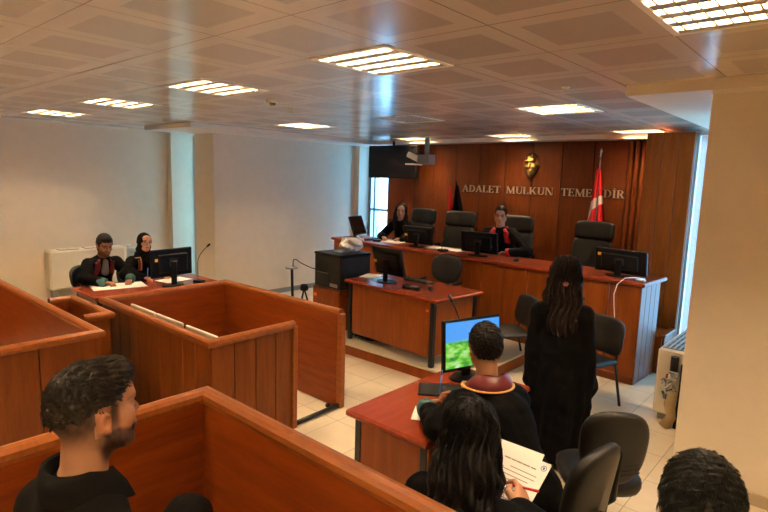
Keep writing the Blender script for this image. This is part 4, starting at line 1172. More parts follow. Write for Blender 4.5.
def sstep(a, b, x): t = np.clip((x - a) / (b - a), 0, 1); return t * t * (3 - 2 * t)
def head_tint(P, skin, fem=False, beard=0., fade=0., lip=None, bt=1.0, browc=(.020, .012, .009), hairc=(.02, .014, .011)):
    x, y, z = P[:, 0], P[:, 1], P[:, 2]; ax = np.abs(x)
    c = np.array(skin)[None].repeat(len(P), 0) * (1 + .05 * wob(P, 60, 2))[:, None]
    red = np.exp(-(((ax - .042) / .02) ** 2 + ((z + .025) / .02) ** 2)) * (y > .04)
    c = c * (1 - red[:, None] * np.array([.0, .14, .16]))
    ears = sstep(.070, .080, ax) * (np.abs(z) < .05); c = c * (1 - ears[:, None] * np.array([0, .16, .18]))
    def mixc(m, col):
        nonlocal c
        c = c * (1 - m[:, None]) + np.array(col)[None] * m[:, None]
    lp = np.exp(-((ax / .021) ** 4 + ((z + .0625) / .0095) ** 4)) * (y > .085)
    mixc(.75 * lp, lip or ((.50, .10, .09) if fem else (.42, .17, .13)))
    mixc(.8 * np.exp(-((ax / .022) ** 4 + ((z + .0632) / .0022) ** 2)) * (y > .09), (.10, .03, .03))
    if beard > 0:
        jl = -.030 - .020 * sstep(.06, .10, y) * 0 - .022 * sstep(.02, .075, y) * (ax > .018)
        m = sstep(.006, -.012, z - jl) * sstep(-.035, -.008, y + .25 * (z + .06)) * sstep(-.145, -.112, z)
        m = np.maximum(m, np.exp(-((ax / .028) ** 4 + ((z + .047) / .007) ** 2)) * (y > .08))
        side = sstep(.055, .066, ax) * sstep(-.005, .010, y) * sstep(.042, .028, y) * sstep(-.06, -.05, z) * (z < .03)
        m = np.maximum(m, .45 * side) * (1 - lp) * (.92 + .08 * wob(P, 160, 5))
        mixc(np.clip(beard * m, 0, .97), (.030, .018, .012))
    if fade > 0:
        zl = np.where(y > .02, .015, -.085)
        m = sstep(-.075, .030, z) * sstep(.040, .022, y) * (y < .045)
        m = np.where(y < -.02, sstep(-.095, -.01, z), m) * sstep(.066, .058, ax * (np.abs(z + .005) < .04) * (y > -.03) * (y < .01))
        mixc(np.clip(fade * m * (.94 + .06 * wob(P, 160, 8)), 0, .95), hairc)
    for s in (-1, 1):
        xb = (s * x - .033) / .019; zb = z - (.0285 - .004 * xb ** 2 + .001 * xb)
        m = np.exp(-(np.abs(xb) ** 4 + (zb / (bt * (.0056 if not fem else .0042))) ** 2)) * (y > .06)
        mixc(.92 * m, browc)
        xe = (s * x - .0315) / .0165; ze = (z - .0035) / .0062
        m = np.exp(-(np.abs(xe) ** 4 + np.abs(ze) ** 4)) * (y > .07)
        mixc(.7 * m, (.26, .19, .16))
        mixc(.97 * np.exp(-(((s * x - .0315) / .0062) ** 4 + ((z - .0035) / .0058) ** 4)) * (y > .07), (.02, .012, .008))
        lid = np.exp(-(np.abs(xe) ** 4 + ((z - .0098) / (.0022 * bt)) ** 2)) * (y > .07)
        mixc((.9 if fem else .7) * lid, (.02, .013, .010))
    return np.clip(c, 0, 1)

def hand_field(side, res=.0032, curl=.5, thumb=.5, spread=.12):
    """hand in its own frame: wrist at origin, fingers along +y, palm facing -z, thumb towards -x*side"""
    F = Field((-.075, -.045, -.085), (.075, .215, .05), res)
    kn = [(-.027, .088), (-.009, .093), (.010, .088), (.027, .079)]
    ln = [(.041, .025, .020), (.045, .028, .021), (.041, .026, .020), (.032, .020, .018)]
    F.cone((0, -.035, 0), (0, .0, 0), .026, .025, .01, flat=((0, 0, 1), 1.25))
    for i, (x, y) in enumerate(kn):
        x *= side
        F.cone((x * .55, .004, 0), (x, y, .0), .0145, .0105, .014)
        a = curl * (1.0 + .12 * i) * .85; d = (0 + x * spread * 8)
        p = np.array([x, y, .0]); ang = 0
        for q, l in enumerate(ln[i]):
            ang -= a * (1.0 if q < 2 else .6)
            v = np.array([math.sin(d) * math.cos(ang), math.cos(d) * math.cos(ang), math.sin(ang)])
            e = p + v * l
            F.cone(p, e, .0092 - .0009 * q, .0086 - .0011 * q, .004); p = e
    x = -side
    a = np.array([x * .017, .018, -.006]); b = np.array([x * .042, .046, -.014 - .012 * thumb]); c = np.array([x * (.046 - .012 * thumb), .078, -.022 - .018 * thumb]); d = np.array([x * (.040 - .020 * thumb), .102, -.026 - .018 * thumb])
    F.cone(a, b, .0155, .0125, .012).cone(b, c, .0115, .0098, .005).cone(c, d, .0096, .0075, .004)
    return F

class Person:
    def __init__(s, name, label, hip, head, yaw, hyaw=None, HS=None, hpitch=0., hroll=0., S=1.1, sit=True, floor=0., skin='warm', fem=False, hres=.0032, knees=None, legyaw=None, group=None, drop=.060, shw=None):
        s.S, s.skin, s.fem = S, SKINS[skin], fem; s.HS = HS or S
        s.hip = np.array(hip, float); s.head = np.array(head, float); s.yaw = yaw * DEG
        s.hyaw = (yaw if hyaw is None else hyaw) * DEG
        s.root = thing(name, label, 'person', (hip[0], hip[1], floor), 0, group); s.floor = floor
        s.off = np.array([hip[0], hip[1], floor])
        s.fw = rotz(s.yaw) @ V3(0, 1, 0); s.rt = rotz(s.yaw) @ V3(1, 0, 0)
        s.HR = rotz(s.hyaw) @ rotx(hpitch * DEG) @ roty(hroll * DEG)
        nk = s.head + s.HR @ V3(0, -.036, -.165) * s.HS
        s.neck = s.head * 0 + nk
        s.neckb = nk + V3(0, 0, -.03) * S - s.fw * .01
        s.chest = s.neckb * .62 + s.hip * .38; s.waist = s.neckb * .28 + s.hip * .72
        s.sh = {k: s.neckb + s.rt * k * (shw or (.178 if not fem else .158)) * S - V3(0, 0, drop) * S for k in (-1, 1)}
        s.hj = {k: s.hip + s.rt * k * .09 * S for k in (-1, 1)}
        s.sit = sit; s.kn = {}; s.an = {}
        ly = s.yaw if legyaw is None else legyaw * DEG
        lf = rotz(ly) @ V3(0, 1, 0)
        for k in (-1, 1):
            if knees and k in knees: s.kn[k] = np.array(knees[k], float)
            elif sit: s.kn[k] = s.hj[k] + lf * .43 * S + s.rt * k * .03 - V3(0, 0, .0)
            else: s.kn[k] = s.hj[k] * .5 + np.array([s.hj[k][0], s.hj[k][1], floor]) * .5 + lf * .015
            s.an[k] = np.array([s.kn[k][0], s.kn[k][1], floor + .09]) - (lf * .02 if not sit else lf * -.02)
        s.lf = lf; s.el = {}; s.wr = {}; s.hd = {}
        s.isl = []      # islands of the body mesh (V, Q, colour)
        s.hres = hres
    def arm(s, k, wrist, pole=None, fingers=None, palm=(0, 0, -1), curl=.6, thumb=.5, hand=True, lens=(.29, .255)):
        S = s.S; a = s.sh[k]; w = np.array(wrist, float); d = w - a; L = np.linalg.norm(d); l1, l2 = lens[0] * S, lens[1] * S
        if L > (l1 + l2) * .995: w = a + d / L * (l1 + l2) * .995; d = w - a; L = np.linalg.norm(d)
        c = (l1 * l1 + L * L - l2 * l2) / (2 * L); h = math.sqrt(max(l1 * l1 - c * c, 0))
        pl = np.array(pole if pole is not None else (s.rt * k * .5 - s.fw * .3 - V3(0, 0, 1)), float)
        u = d / L; pl = unit(pl - u * (pl @ u))
        s.el[k] = a + u * c + pl * h; s.wr[k] = w
        if hand:
            f = unit(np.array(fingers if fingers is not None else w - s.el[k], float)); n = np.array(palm, float); n = unit(n - f * (n @ f))
            s.hd[k] = (f, n, curl, thumb)
    def body(s):
        S = s.S; pts = [s.hip, s.neckb, s.head] + list(s.kn.values()) + list(s.an.values()) + list(s.el.values()) + list(s.wr.values()) + list(s.sh.values())
        lo = np.min(pts, 0) - .22; hi = np.max(pts, 0) + .22; hi[2] = s.neck[2] + .06; lo[2] = s.floor - .02
        F = Field(lo, hi, .0125); fl = (s.fw, 1.45)
        F.chain([s.hip, s.waist, s.chest, s.neckb - V3(0, 0, .07)], [.135 * S, .12 * S, .14 * S, .115 * S], .05, fl)
        F.cone(s.neckb - V3(0, 0, .03), s.neck + V3(0, 0, .03), .052 * S, .048 * S, .03)
        for k in (-1, 1):
            F.cone(s.neckb - V3(0, 0, .03), s.sh[k], .036 * S, .044 * S, .03)
            if k in s.el: F.chain([s.sh[k], s.el[k], s.wr[k]], [.046 * S, .036 * S, .024 * S], .02)
            F.chain([s.hj[k], s.kn[k], s.an[k]], [.078 * S, .052 * S, .036 * S], .03)
            F.cone(s.an[k] - V3(0, 0, .05), s.an[k] - V3(0, 0, .055) + s.lf * .15, .035, .03, .02)
        V, Q = F.mesh(1); s.isl.append((V, Q, np.array(s.skin)[None].repeat(len(V), 0)))
    def headmesh(s, **kw):
        F = head_field(s.hres, s.fem); V, Q = F.mesh(1); c = head_tint(V, s.skin, s.fem, **kw)
        s.isl.append((s.H(V), Q, c))
    def H(s, V): return (np.asarray(V, float) * s.HS) @ s.HR.T + s.head
    def hands(s, res=.0036):
        for k, (f, n, curl, th) in s.hd.items():
            F = hand_field(k, res, curl, th); V, Q = F.mesh(1)
            z = -n; x = np.cross(f, z); Rm = np.stack([x, f, z], 1)
            c = np.array(s.skin)[None] * (1 + .04 * wob(V, 90, 3))[:, None]
            s.isl.append(((V * s.S) @ Rm.T + s.wr[k], Q, np.clip(c * np.array([1.03, .97, .95]), 0, 1)))
    def finish(s):
        Vs, Qs, Cs, b = [], [], [], 0
        for V, Q, c in s.isl: Vs.append(V); Qs.append(Q + b); Cs.append(c); b += len(V)
        return mesh_np('body', np.concatenate(Vs) - s.off, np.concatenate(Qs), M['skin'], s.root, col=np.concatenate(Cs))
    def part(s, name, V, Q, mat, smooth=True, col=None, parent=None):
        return mesh_np(name, V - s.off, Q, mat, parent or s.root, smooth, col)
    def robe(s, name='robe', mat='robe', neckr=(.075, .066), sleeve=(.082, .078, .080), res=.0115, fold=.010, skirt=True, bulk=1.0, hem=.12, cuffs=None, shoulder=.075, slen=.94, torso=(.165, .155, .165, .125), up=.0, seed=1):
        S = s.S; pts = [s.hip, s.neckb] + list(s.kn.values()) + list(s.an.values()) + list(s.el.values()) + list(s.wr.values()) + list(s.sh.values())
        lo = np.min(pts, 0) - .26; hi = np.max(pts, 0) + .26; hi[2] = s.neck[2] + .09; lo[2] = max(lo[2], s.floor + .01)
        F = Field(lo, hi, res); fl = (s.fw, 1.38)
        t = [q * S * bulk for q in torso]
        F.chain([s.hip + V3(0, 0, .03), s.waist, s.chest, s.neckb - V3(0, 0, .075)], t, .05, fl)
        F.cone(s.neckb - V3(0, 0, .02), s.neckb + V3(0, 0, .012 + up), neckr[0] * S, neckr[1] * S, .03)
        for k in (-1, 1):
            F.cone(s.neckb - V3(0, 0, .040) * S, s.sh[k], .062 * S, shoulder * S, .05)
            if k in s.el:
                e = s.el[k] + (s.wr[k] - s.el[k]) * slen
                F.chain([s.sh[k], s.el[k], e], [q * S for q in sleeve], .025)
            if skirt:
                if s.sit:
                    F.chain([s.hj[k], s.kn[k], s.an[k] + V3(0, 0, hem)], [.125 * S, .095 * S, .085 * S], .06)
                else:
                    pass
        if skirt and s.sit: F.cone(s.hip, (s.kn[-1] + s.kn[1]) / 2, .14 * S, .10 * S, .06)
        if skirt and not s.sit:
            b = np.array([s.hip[0], s.hip[1], s.floor + hem])
            F.chain([s.waist, s.hip, s.hip * .5 + b * .5, b], [.15 * S, .185 * S, .205 * S, .225 * S], .04, (s.fw, 1.22))
        if fold:
            a0 = s.hip
            def fn(P):
                q = P - a0; an = np.arctan2(q @ s.rt, q @ s.fw); z = q[:, 2]
                dn = sstep(.1, -.5, z) if not s.sit else 0 * z
                return fold * (.55 * wob(P, 26, seed) + .3 * wob(P, 55, seed + 1)) + (fold * 1.6 * dn * np.sin(an * 11 + 3 * z + 1.5 * np.sin(an * 3)))
            F.near(fn, .06)
        if not s.sit and skirt: F.cut(lambda P: (s.floor + hem * .6) - P[:, 2])
        V, Q = F.mesh(1)
        o = s.part(name, V, Q, M[mat])
        if cuffs:
            for k in (-1, 1):
                if k in s.el:
                    e = s.el[k] + (s.wr[k] - s.el[k]) * (slen - .02); d = unit(s.wr[k] - s.el[k]); r = sleeve[2] * S
                    a_, b_ = e - d * .085 * S + d * r * .75, e + d * r * .96
                    mb = MB().tube([a_, a_ * .5 + b_ * .5, b_, b_ + d * .006], [r * 1.045, r * 1.05, r * .98, r * .62], 20)
                    mb.build('cuff', M[cuffs], s.root, s.off)
        return o
    def collar(s, mat, w=.07, front=.30, name='collar', drop=.16, gap=.055, r=.072, thick=.011, rise=.02, back=.10):
        """stole-like collar: round the neck and down both sides of the chest"""
        S = s.S; P = []
        c = s.neckb + V3(0, 0, .01)
        n = 26; path = []
        for i in range(n + 1):
            u = -1 + 2 * i / n; a = u * math.pi * .80
            rr = r * S
            p = c - s.fw * math.cos(a) * rr * 1.0 + s.rt * math.sin(a) * rr * 1.15
            p = p + V3(0, 0, (rise if abs(u) < .5 else rise * (1 - (abs(u) - .5) * 2)) * S)
            path.append((p, unit(-s.fw * math.cos(a) + s.rt * math.sin(a))))
        dn = unit(s.chest - s.neckb)
        for sg, st in ((-1, 0), (1, -1)):
            p0 = path[st][0]; ext = []
            for q in range(1, 7):
                p = p0 + dn * front * S * q / 6 + s.fw * (.045 * math.sin(min(1, q / 3.5) * math.pi / 2)) * S + s.rt * sg * (.012 * q / 6)
                ext.append((p, unit(s.fw + s.rt * sg * .25)))
            path = (ext[::-1] + path) if sg < 0 else (path + ext)
        m = len(path); F = []
        for i, (p, o) in enumerate(path):
            tg = unit(path[min(i + 1, m - 1)][0] - path[max(i - 1, 0)][0]); ac = unit(np.cross(o, tg))
            if ac[2] > 0 and 6 <= i < m - 6: ac = -ac
            # across direction: outwards and down on the shoulders
            if 6 <= i < m - 6: ac = unit(V3(0, 0, -1) * 1.0 + o * .55)
            else:
                ac = unit(s.rt * (-1 if i < 6 else 1) + 0 * tg)
            F.append((p + o * .006, p + o * .006 + ac * w * S, o))
        mb = MB(); nn = 4
        front_ = [[a * (1 - t_) + b * t_ + o * (thick * (1 - (2 * t_ - 1) ** 2) + .004) for t_ in [q / nn for q in range(nn + 1)]] for a, b, o in F]
        back_ = [[a * (1 - t_) + b * t_ - o * .010 for t_ in [q / nn for q in range(nn + 1)]] for a, b, o in F]
        mb.grid(front_); mb.grid([r_[::-1] for r_ in back_])
        mb.grid([[f[0], b[0]] for f, b in zip(front_, back_)]); mb.grid([[f[-1], b[-1]] for f, b in zip(front_, back_)])
        return mb.build(name, M[mat], s.root, s.off)
    def eyes(s):
        for k in (-1, 1):
            n, m = 14, 10; V = []; C = []
            for i in range(m + 1):
                th = math.pi * i / m
                for j in range(n):
                    a = 2 * math.pi * j / n; p = V3(math.sin(th) * math.cos(a), math.cos(th), math.sin(th) * math.sin(a)) * .0112
                    V.append(p + V3(k * .0315, .0800, .0035)); C.append((.012, .008, .006) if th < .72 else (.36, .30, .27))  # eye whites darkened, with the shade of brows and lashes in the colour
            Q = [[i * n + j, i * n + (j + 1) % n, (i + 1) * n + (j + 1) % n, (i + 1) * n + j] for i in range(m) for j in range(n)]
            s.part('eye', s.H(np.array(V)), np.array(Q), M['eye'], True, np.array(C))
    def hair_short(s, top=.016, side=.006, quiff=.0, res=.004, seed=1, c=(.014, .010, .008), n=900, ln=.028, wd=.0016, fadez=None, back=-.075, flow=None, brow=.062, rough=1.0, lift=.0015):
        F = Field((-.13, -.15, -.13), (.13, .14, .17), res)
        F.ell((0, -.014, .030), (.0755 + side, .097 + side, .088 + top), k=0)
        F.ell((0, .0, .058), (.066 + side * .5, .082 + side * .5, .060 + top), k=.02)
        if quiff: F.ell((0, .062, .098), (.052, .034 + quiff * .4, .022 + quiff), k=.03)
        def cut(P):
            x, y, z = P[:, 0], P[:, 1], P[:, 2]; ax = np.abs(x)
            zf = np.interp(y, [-.11, -.06, -.045, -.02, .012, .030, .040, .060, .075, .10], [back, back, -.045, .022, .022, -.012 if fadez is None else .03, .030, .050, brow, brow + .006])
            if fadez is not None: zf = np.maximum(zf, np.interp(y, [-.11, -.05, .03, .05], [fadez - .035, fadez - .01, fadez + .01, .03]))
            return (zf - z) * .8 + .004 * wob(P, 120, seed)
        F.cut(cut)
        F.near(lambda P: rough * (.0022 * wob(P * np.array([1.6, 1, 1.6]), 130, seed) + .0012 * wob(P * np.array([2, .6, 2]), 330, seed + 3)), .03)
        V, Q = F.mesh(1); N = normals(V, Q)
        col = np.array(c)[None] * (1 + .35 * wob(V, 160, seed + 2))[:, None]
        Vs, Qs, Cs = [V], [Q], [col]
        if n:
            ok = np.where((N[:, 2] > -.35))[0]; ix = NR.choice(ok, n)
            fl = flow or (lambda P: np.stack([P[:, 0] * 5 + .1 * np.sin(P[:, 1] * 60), (P[:, 1] + .055) * 8, (P[:, 2] - .125) * 6], 1))
            zz = V[ix][:, 2]; lo_ = (fadez if fadez is not None else back)
            sv, sq = strands(V[ix] - N[ix] * .002, N[ix], fl, ln * np.clip((zz - lo_) / .06, .25, 1), wd, 5, lift=lift, ell=(V3(0, -.014, .035), V3(.08, .10, .095)))
            Vs.append(sv); Qs.append(sq + len(V)); Cs.append(np.array(c)[None] * NR.uniform(.5, 1.7, n)[:, None].repeat(18, 0))
        return s.part('hair', s.H(np.concatenate(Vs)), np.concatenate(Qs), M['hairmat'], True, np.clip(np.concatenate(Cs), 0, 1))
    def hair_long(s, length=.34, c=(.012, .009, .008), n=900, wave=.010, wavef=16, seg=14, spread=.10, vol=.018, res=.0055, seed=3, front=True, back=.10, part=0., wd=.003, flat=1.0, locks=.15, cf=9., bump=1.0):
        """scalp cap, a hanging mass behind and at the sides, and loose locks over it"""
        L = length
        F = Field((-.20, -.26, -.16 - L), (.20, .14, .17), res)
        F.ell((0, -.016, .032), (.0755 + vol * .8, .099 + vol * .8, .090 + vol * .6), k=0)
        F.cut(lambda P: (np.interp(P[:, 1], [-.2, -.02, .025, .05, .075, .11], [-.30, -.30, -.22, .045, .064, .074]) - P[:, 2]) * .7)
        b = np.array([0, -.085, -.05])
        F.cone((0, -.060, .02), (0, -.075 - .2 * back, -.14), .082 + vol * .4, .090 + vol, .03, flat=((0, 1, 0), 1.5))
        F.cone((0, -.075 - .2 * back, -.14), (0, -.085 - back * .5, -.06 - L), .090 + vol, .075 + spread * .4, .04, flat=((0, 1, 0), 1.9 * flat))
        if front:
            for k in (-1, 1): F.chain([V3(k * .078, .02, .03), V3(k * .088, .030, -.06), V3(k * .098, .035, -.17), V3(k * .085, .075, -.10 - L * .55)], [.017, .024, .030, .014], .02)
        F.cut(lambda P: .078 * 0 - 1 + 0 * P[:, 0])
        F.ell((0, .075, -.02), (.058, .06, .085), k=.012, op='sub')
        F.near(lambda P: bump * .0050 * wob(P * np.array([1, 1, .45]), 75, seed) + bump * .0040 * np.sin(np.arctan2(P[:, 0], P[:, 1] + .02) * 24 + 14 * P[:, 2] + 2 * np.sin(P[:, 2] * 26)), .03)
        V, Q = F.mesh(1); N = normals(V, Q)
        col = np.array(c)[None] * (1 + .35 * wob(V * np.array([1, 1, .3]), 110, seed + 2))[:, None]
        ok = np.where(V[:, 2] > -.06 - L * .55)[0]; ix = NR.choice(ok, n)
        def fl(P):
            up = np.clip((P[:, 2] - .04) / .08, 0, 1)[:, None]
            out = np.stack([np.sign(P[:, 0] - part) * .9, -.35 + 0 * P[:, 0], -.5 + 0 * P[:, 0]], 1)
            return out * up + (1 - up) * np.array([0, 0, -1.0])[None] + .25 * np.stack([np.sin(P[:, 2] * wavef * 2 + P[:, 1] * 30), 0 * P[:, 0], 0 * P[:, 0]], 1)
        sv, sq = strands(V[ix] - N[ix] * .001, N[ix], fl, locks, wd, seg, lift=.0012, wave=wave * .35, wavef=cf, ell=(V3(0, -.03, .035), V3(.085, .105, .095)))
        # keep locks hugging the mass
        cc = np.array(c)[None] * NR.uniform(.5, 2.0, n)[:, None].repeat(3 * (seg + 1), 0)
        return s.part('hair', s.H(np.concatenate([V, sv])), np.concatenate([Q, sq + len(V)]), M['hairmat'], True, np.clip(np.concatenate([col, cc]), 0, 1))
ZJ = .45
def fwd(yaw): return np.array([-math.sin(yaw * DEG), math.cos(yaw * DEG), 0])

# --- bearded man in the near dock (in profile)
p = Person('person', 'bearded man in a black collared shirt seen in profile at the lower left', (-1.36, .44, .78), (-1.40, .50, 1.60), 8, hyaw=6, hpitch=2, HS=.98, floor=.30, skin='tan', drop=.095, shw=.165, hres=.0024,
           knees={-1: (-1.74, .93, .945), 1: (-1.22, .93, .90)})
p.arm(-1, (-1.66, .80, .97), pole=(-1, -.3, -.3), fingers=(-.2, 1, -.3)); p.arm(1, (-1.22, .85, .93), pole=(1, -.4, -.3), fingers=(0, 1, -.3))
p.body(); p.headmesh(beard=1.0, fade=.93); p.hands(.005); p.finish(); p.eyes()
p.hair_short(top=.014, side=.003, quiff=.008, res=.003, n=6500, ln=.026, wd=.0010, fadez=.030, back=-.02, c=(.015, .0105, .007), rough=1.7, brow=.070)
p.robe('shirt', 'shirtblack', sleeve=(.062, .054, .046), fold=.006, skirt=False, torso=(.145, .14, .152, .115), shoulder=.068, seed=4, res=.011, neckr=(.062, .054))
F = Field(p.off + V3(-.7, -.4, -.05), p.off + V3(.7, .9, .8), .013)
for k in (-1, 1): F.chain([p.hj[k], p.kn[k], p.an[k]], [.10, .078, .058], .04)
F.near(lambda P: .006 * wob(P, 30, 3)); V, Q = F.mesh(1); p.part('trousers', V, Q, M['shirtblack'])
# shirt collar with open points
def shirt_collar(p, mat, h=.056, r=.060, tilt=.35, spread=.9):
    mb = MB(); S = p.S; rows_o, rows_i = [], []
    up = p.HR @ V3(0, 0, 1) * .4 + V3(0, 0, 1) * .6; up = unit(up); c = p.neckb + V3(0, 0, .040) * S - p.fw * .004
    fw = unit(p.fw * .5 + p.HR[:, 1] * V3(1, 1, 0) * .5); rt = np.cross(fw, V3(0, 0, 1))
    n = 30
    for i in range(n + 1):
        a = (-1 + 2 * i / n) * math.pi * spread; o = -fw * math.cos(a) + rt * math.sin(a)
        ff = max(0, -math.cos(a)); lo = .025 + .05 * sstep(.6, .95, abs(a) / math.pi)
        t0 = c + o * r * S * V3(1, 1, 1) + up * (h * .55 - .035 * ff) * S
        t1 = t0 + o * .012 * S + up * .004
        b = t0 + o * (.020 + .016 * ff) * S - up * (h + lo * .45) * S + fw * .03 * ff
        inn = t0 - up * h * S * .9
        rows_o.append([inn, t0, t1, (t1 + b) / 2 + o * .006, b]); rows_i.append([b, b - o * .004 + up * .003])
    mb.grid(rows_o); mb.grid(rows_i)
    return mb.build('collar', M[mat], p.root, p.off)
shirt_collar(p, 'shirtblack')

# --- man at the bottom right, back of the head only
p = Person('person', 'dark-haired man cut off at the bottom right corner, back of his head', (-.20, 1.44, .56), (-.232, 1.50, 1.39), 6, hyaw=14, hpitch=-8, floor=0., skin='warm', hres=.003)
p.arm(-1, (-.40, 1.80, .72), fingers=(0, 1, -.2)); p.arm(1, (.02, 1.80, .72), fingers=(0, 1, -.2))
p.body(); p.headmesh(fade=.5); p.hands(.006); p.finish(); p.eyes()
p.hair_short(top=.020, side=.010, res=.003, n=6500, ln=.030, wd=.0010, c=(.009, .010, .009), back=-.070, rough=1.9, seed=6)
p.robe('shirt', 'shirtblack', sleeve=(.066, .056, .048), fold=.006, skirt=True, torso=(.15, .145, .158, .125), shoulder=.072, seed=5, res=.013, neckr=(.064, .058))
task_chair('black office chair under the man at the bottom right corner', (-.20, 1.40, 0), R(6), w=.42, backh=.34, backz=.52)

# --- woman with long hair and papers in her lap
p = Person('person', 'woman with long wavy black hair holding papers and a red pen', (-1.12, 1.70, .54), (-1.115, 1.83, 1.185), 8, hyaw=24, hpitch=-16, floor=0., skin='fair', fem=True, hres=.003)
p.arm(1, (-.90, 1.86, .93), pole=(1, -.5, -.5), fingers=(-.25, .9, .25), palm=(-.8, .1, -.5), curl=.75, thumb=.7)
p.arm(-1, (-1.22, 2.02, .84), pole=(-1, -.3, -.6), fingers=(.5, .8, 0), palm=(0, 0, 1), curl=.5)
p.body(); p.headmesh(); p.hands(.0034); p.finish(); p.eyes()
p.hair_long(length=.40, n=4200, wave=.045, wavef=24, locks=.20, cf=14, bump=2.2, vol=.018, spread=.20, c=(.0042, .0036, .0036), wd=.0016, seg=14, seed=3, back=.10, part=.015)
p.robe('robe', 'robe', sleeve=(.062, .055, .05), fold=.006, seed=7, torso=(.135, .12, .13, .105), hem=.25, shoulder=.066)
PP = np.array([-1.03, 2.045, .895])     # papers: plane tilted up towards her
def lap_paper(name, label, c, w, d, rz, tilt, text):
    t = thing(name, label, 'paper', tuple(c), R(rz), 'papers in the lap')
    Mx = Matrix.Rotation(tilt, 4, 'X')
    MB().box(-w / 2, w / 2, -d / 2, d / 2, -.003, .0, 0, Mx).build('sheet', M['paper'], t)
    if text:
        tx = MB(); x_ = -w * .40
        for L_ in (.16, .11, .13, .17, .12): tx.box(x_, x_ + w * L_ * .88, d * .345, d * .363, .0, .0008, 0, Mx); x_ += w * L_
        r_ = random.Random(2)
        for k in range(9): tx.box(-w * (.34 if k else .2), w * r_.uniform(.26, .36), d * (.25 - .062 * k), d * (.25 - .062 * k) + .0035, .0, .0008, 0, Mx)
        tx.build('printed_text', M['grey'], t)
        ring = MB(); n = 24
        for k in range(n):
            a0, a1 = 2 * math.pi * k / n, 2 * math.pi * (k + 1) / n; cx, cy = w * .40, d * .41
            q = [(cx + r2 * math.cos(a), cy + r2 * math.sin(a)) for a, r2 in ((a0, .0135), (a1, .0135), (a1, .0108), (a0, .0108))]
            ring.prism(q, 0, .0009, Mx)
        ring.box(w * .40 - .004, w * .40 + .004, d * .41 - .006, d * .41 + .006, 0, .0009, 0, Mx)
        ring.build('round_emblem', M['bluep'], t)
    return t
lap_paper('paper_sheet', 'printed white page with a round emblem in the woman\'s lap', PP, .235, .33, -4, .62, True)
lap_paper('paper_sheet', 'plain white page showing behind the printed page in the lap', PP + V3(-.045, .035, .010), .235, .33, 1, .62, False)
pen('red pen in the hand of the woman with papers', (-.99, 1.96, .955), (-.855, 1.94, .99), M['redp'])

# --- robed man at the lit monitor, seen from behind
yaw = 60
p = Person('person', 'man in a black robe with a maroon collar facing the lit monitor', (-1.20, 2.50, .57), (-1.545, 2.65, 1.265), yaw, hyaw=46, hpitch=-12, floor=0., skin='tan', hres=.0028, shw=.150, drop=.090)
p.arm(-1, (-2.03, 2.74, .80), pole=(-.3, -1, -.35), fingers=(.15, 1, .05), palm=(.3, .1, -1), curl=.75)
p.arm(1, (-1.90, 2.90, .80), pole=(.5, .6, -.8), fingers=(-.95, .1, .05), palm=(0, -.5, -.8), curl=.75)
p.el[-1] = V3(-1.63, 2.34, .86); p.wr[-1] = V3(-1.95, 2.64, .80); p.el[1] = V3(-1.60, 2.98, .90); p.wr[1] = V3(-1.84, 2.90, .80)
p.body(); p.headmesh(fade=.5); p.hands(); p.finish(); p.eyes()
p.hair_short(top=.017, side=.010, res=.0035, n=2400, ln=.026, wd=.0013, c=(.0065, .0052, .0048), back=-.075, rough=1.5, seed=9)
p.robe('robe', 'robe', sleeve=(.085, .064, .055), fold=.010, cuffs='teal', bulk=1.06, seed=9, slen=.78, shoulder=.082)
p.collar('maroon', w=.075, r=.070, rise=.075)
p.collar('goldtrim', w=.008, r=.108, rise=.014, name='collar_trim', front=.05, thick=.005)
pen('dark pen upright in the hands of the robed man', (-2.0, 2.88, .79), (-2.01, 2.90, .95), M['bluep'])

# --- standing woman in a long robe
yaw = 22
p = Person('person', 'standing woman in a long black robe with long dark curly hair, seen from behind', (-1.66, 4.02, .98), (-1.685, 4.03, 1.515), yaw, hyaw=24, floor=0., sit=False, shw=.135, drop=.078, skin='fair', fem=True, hres=.0025)
p.arm(-1, p.hip + rotz(yaw * DEG) @ V3(-.20, .06, -.36), pole=(-.3, -.8, -.3), fingers=(.4, .4, -.6)); p.arm(1, p.hip + rotz(yaw * DEG) @ V3(.20, .06, -.36), pole=(.3, -.8, -.3), fingers=(-.2, .4, -.8))
p.body(); p.headmesh(); p.hands(.005); p.finish(); p.eyes()
p.hair_long(length=.26, n=3600, wave=.035, wavef=40, locks=.12, cf=20, bump=2.6, vol=.014, spread=.05, c=(.011, .0065, .0045), wd=.0018, seg=14, seed=5, back=.10, flat=1.0)
p.robe('robe', 'robe', sleeve=(.075, .072, .075), fold=.010, hem=.10, seed=3, slen=.97, bulk=1.0, torso=(.155, .14, .145, .11), shoulder=.07)
M['pink'] = plain('pink_clip', (.55, .20, .22), .4)
c_ = p.H(np.array([[0, -.158, -.035]]))[0] - p.off
t_ = MB(); 
for k in range(5): t_.box(-.018 + .008 * k, -.013 + .008 * k, -.012, .012, -.014, .014, .003, Matrix.Translation(tuple(c_)) @ Matrix.Rotation(24 * DEG, 4, 'Z') @ Matrix.Rotation(.3 * (k - 2), 4, 'Y'))
t_.build('hair_clip', M['pink'], p.root)

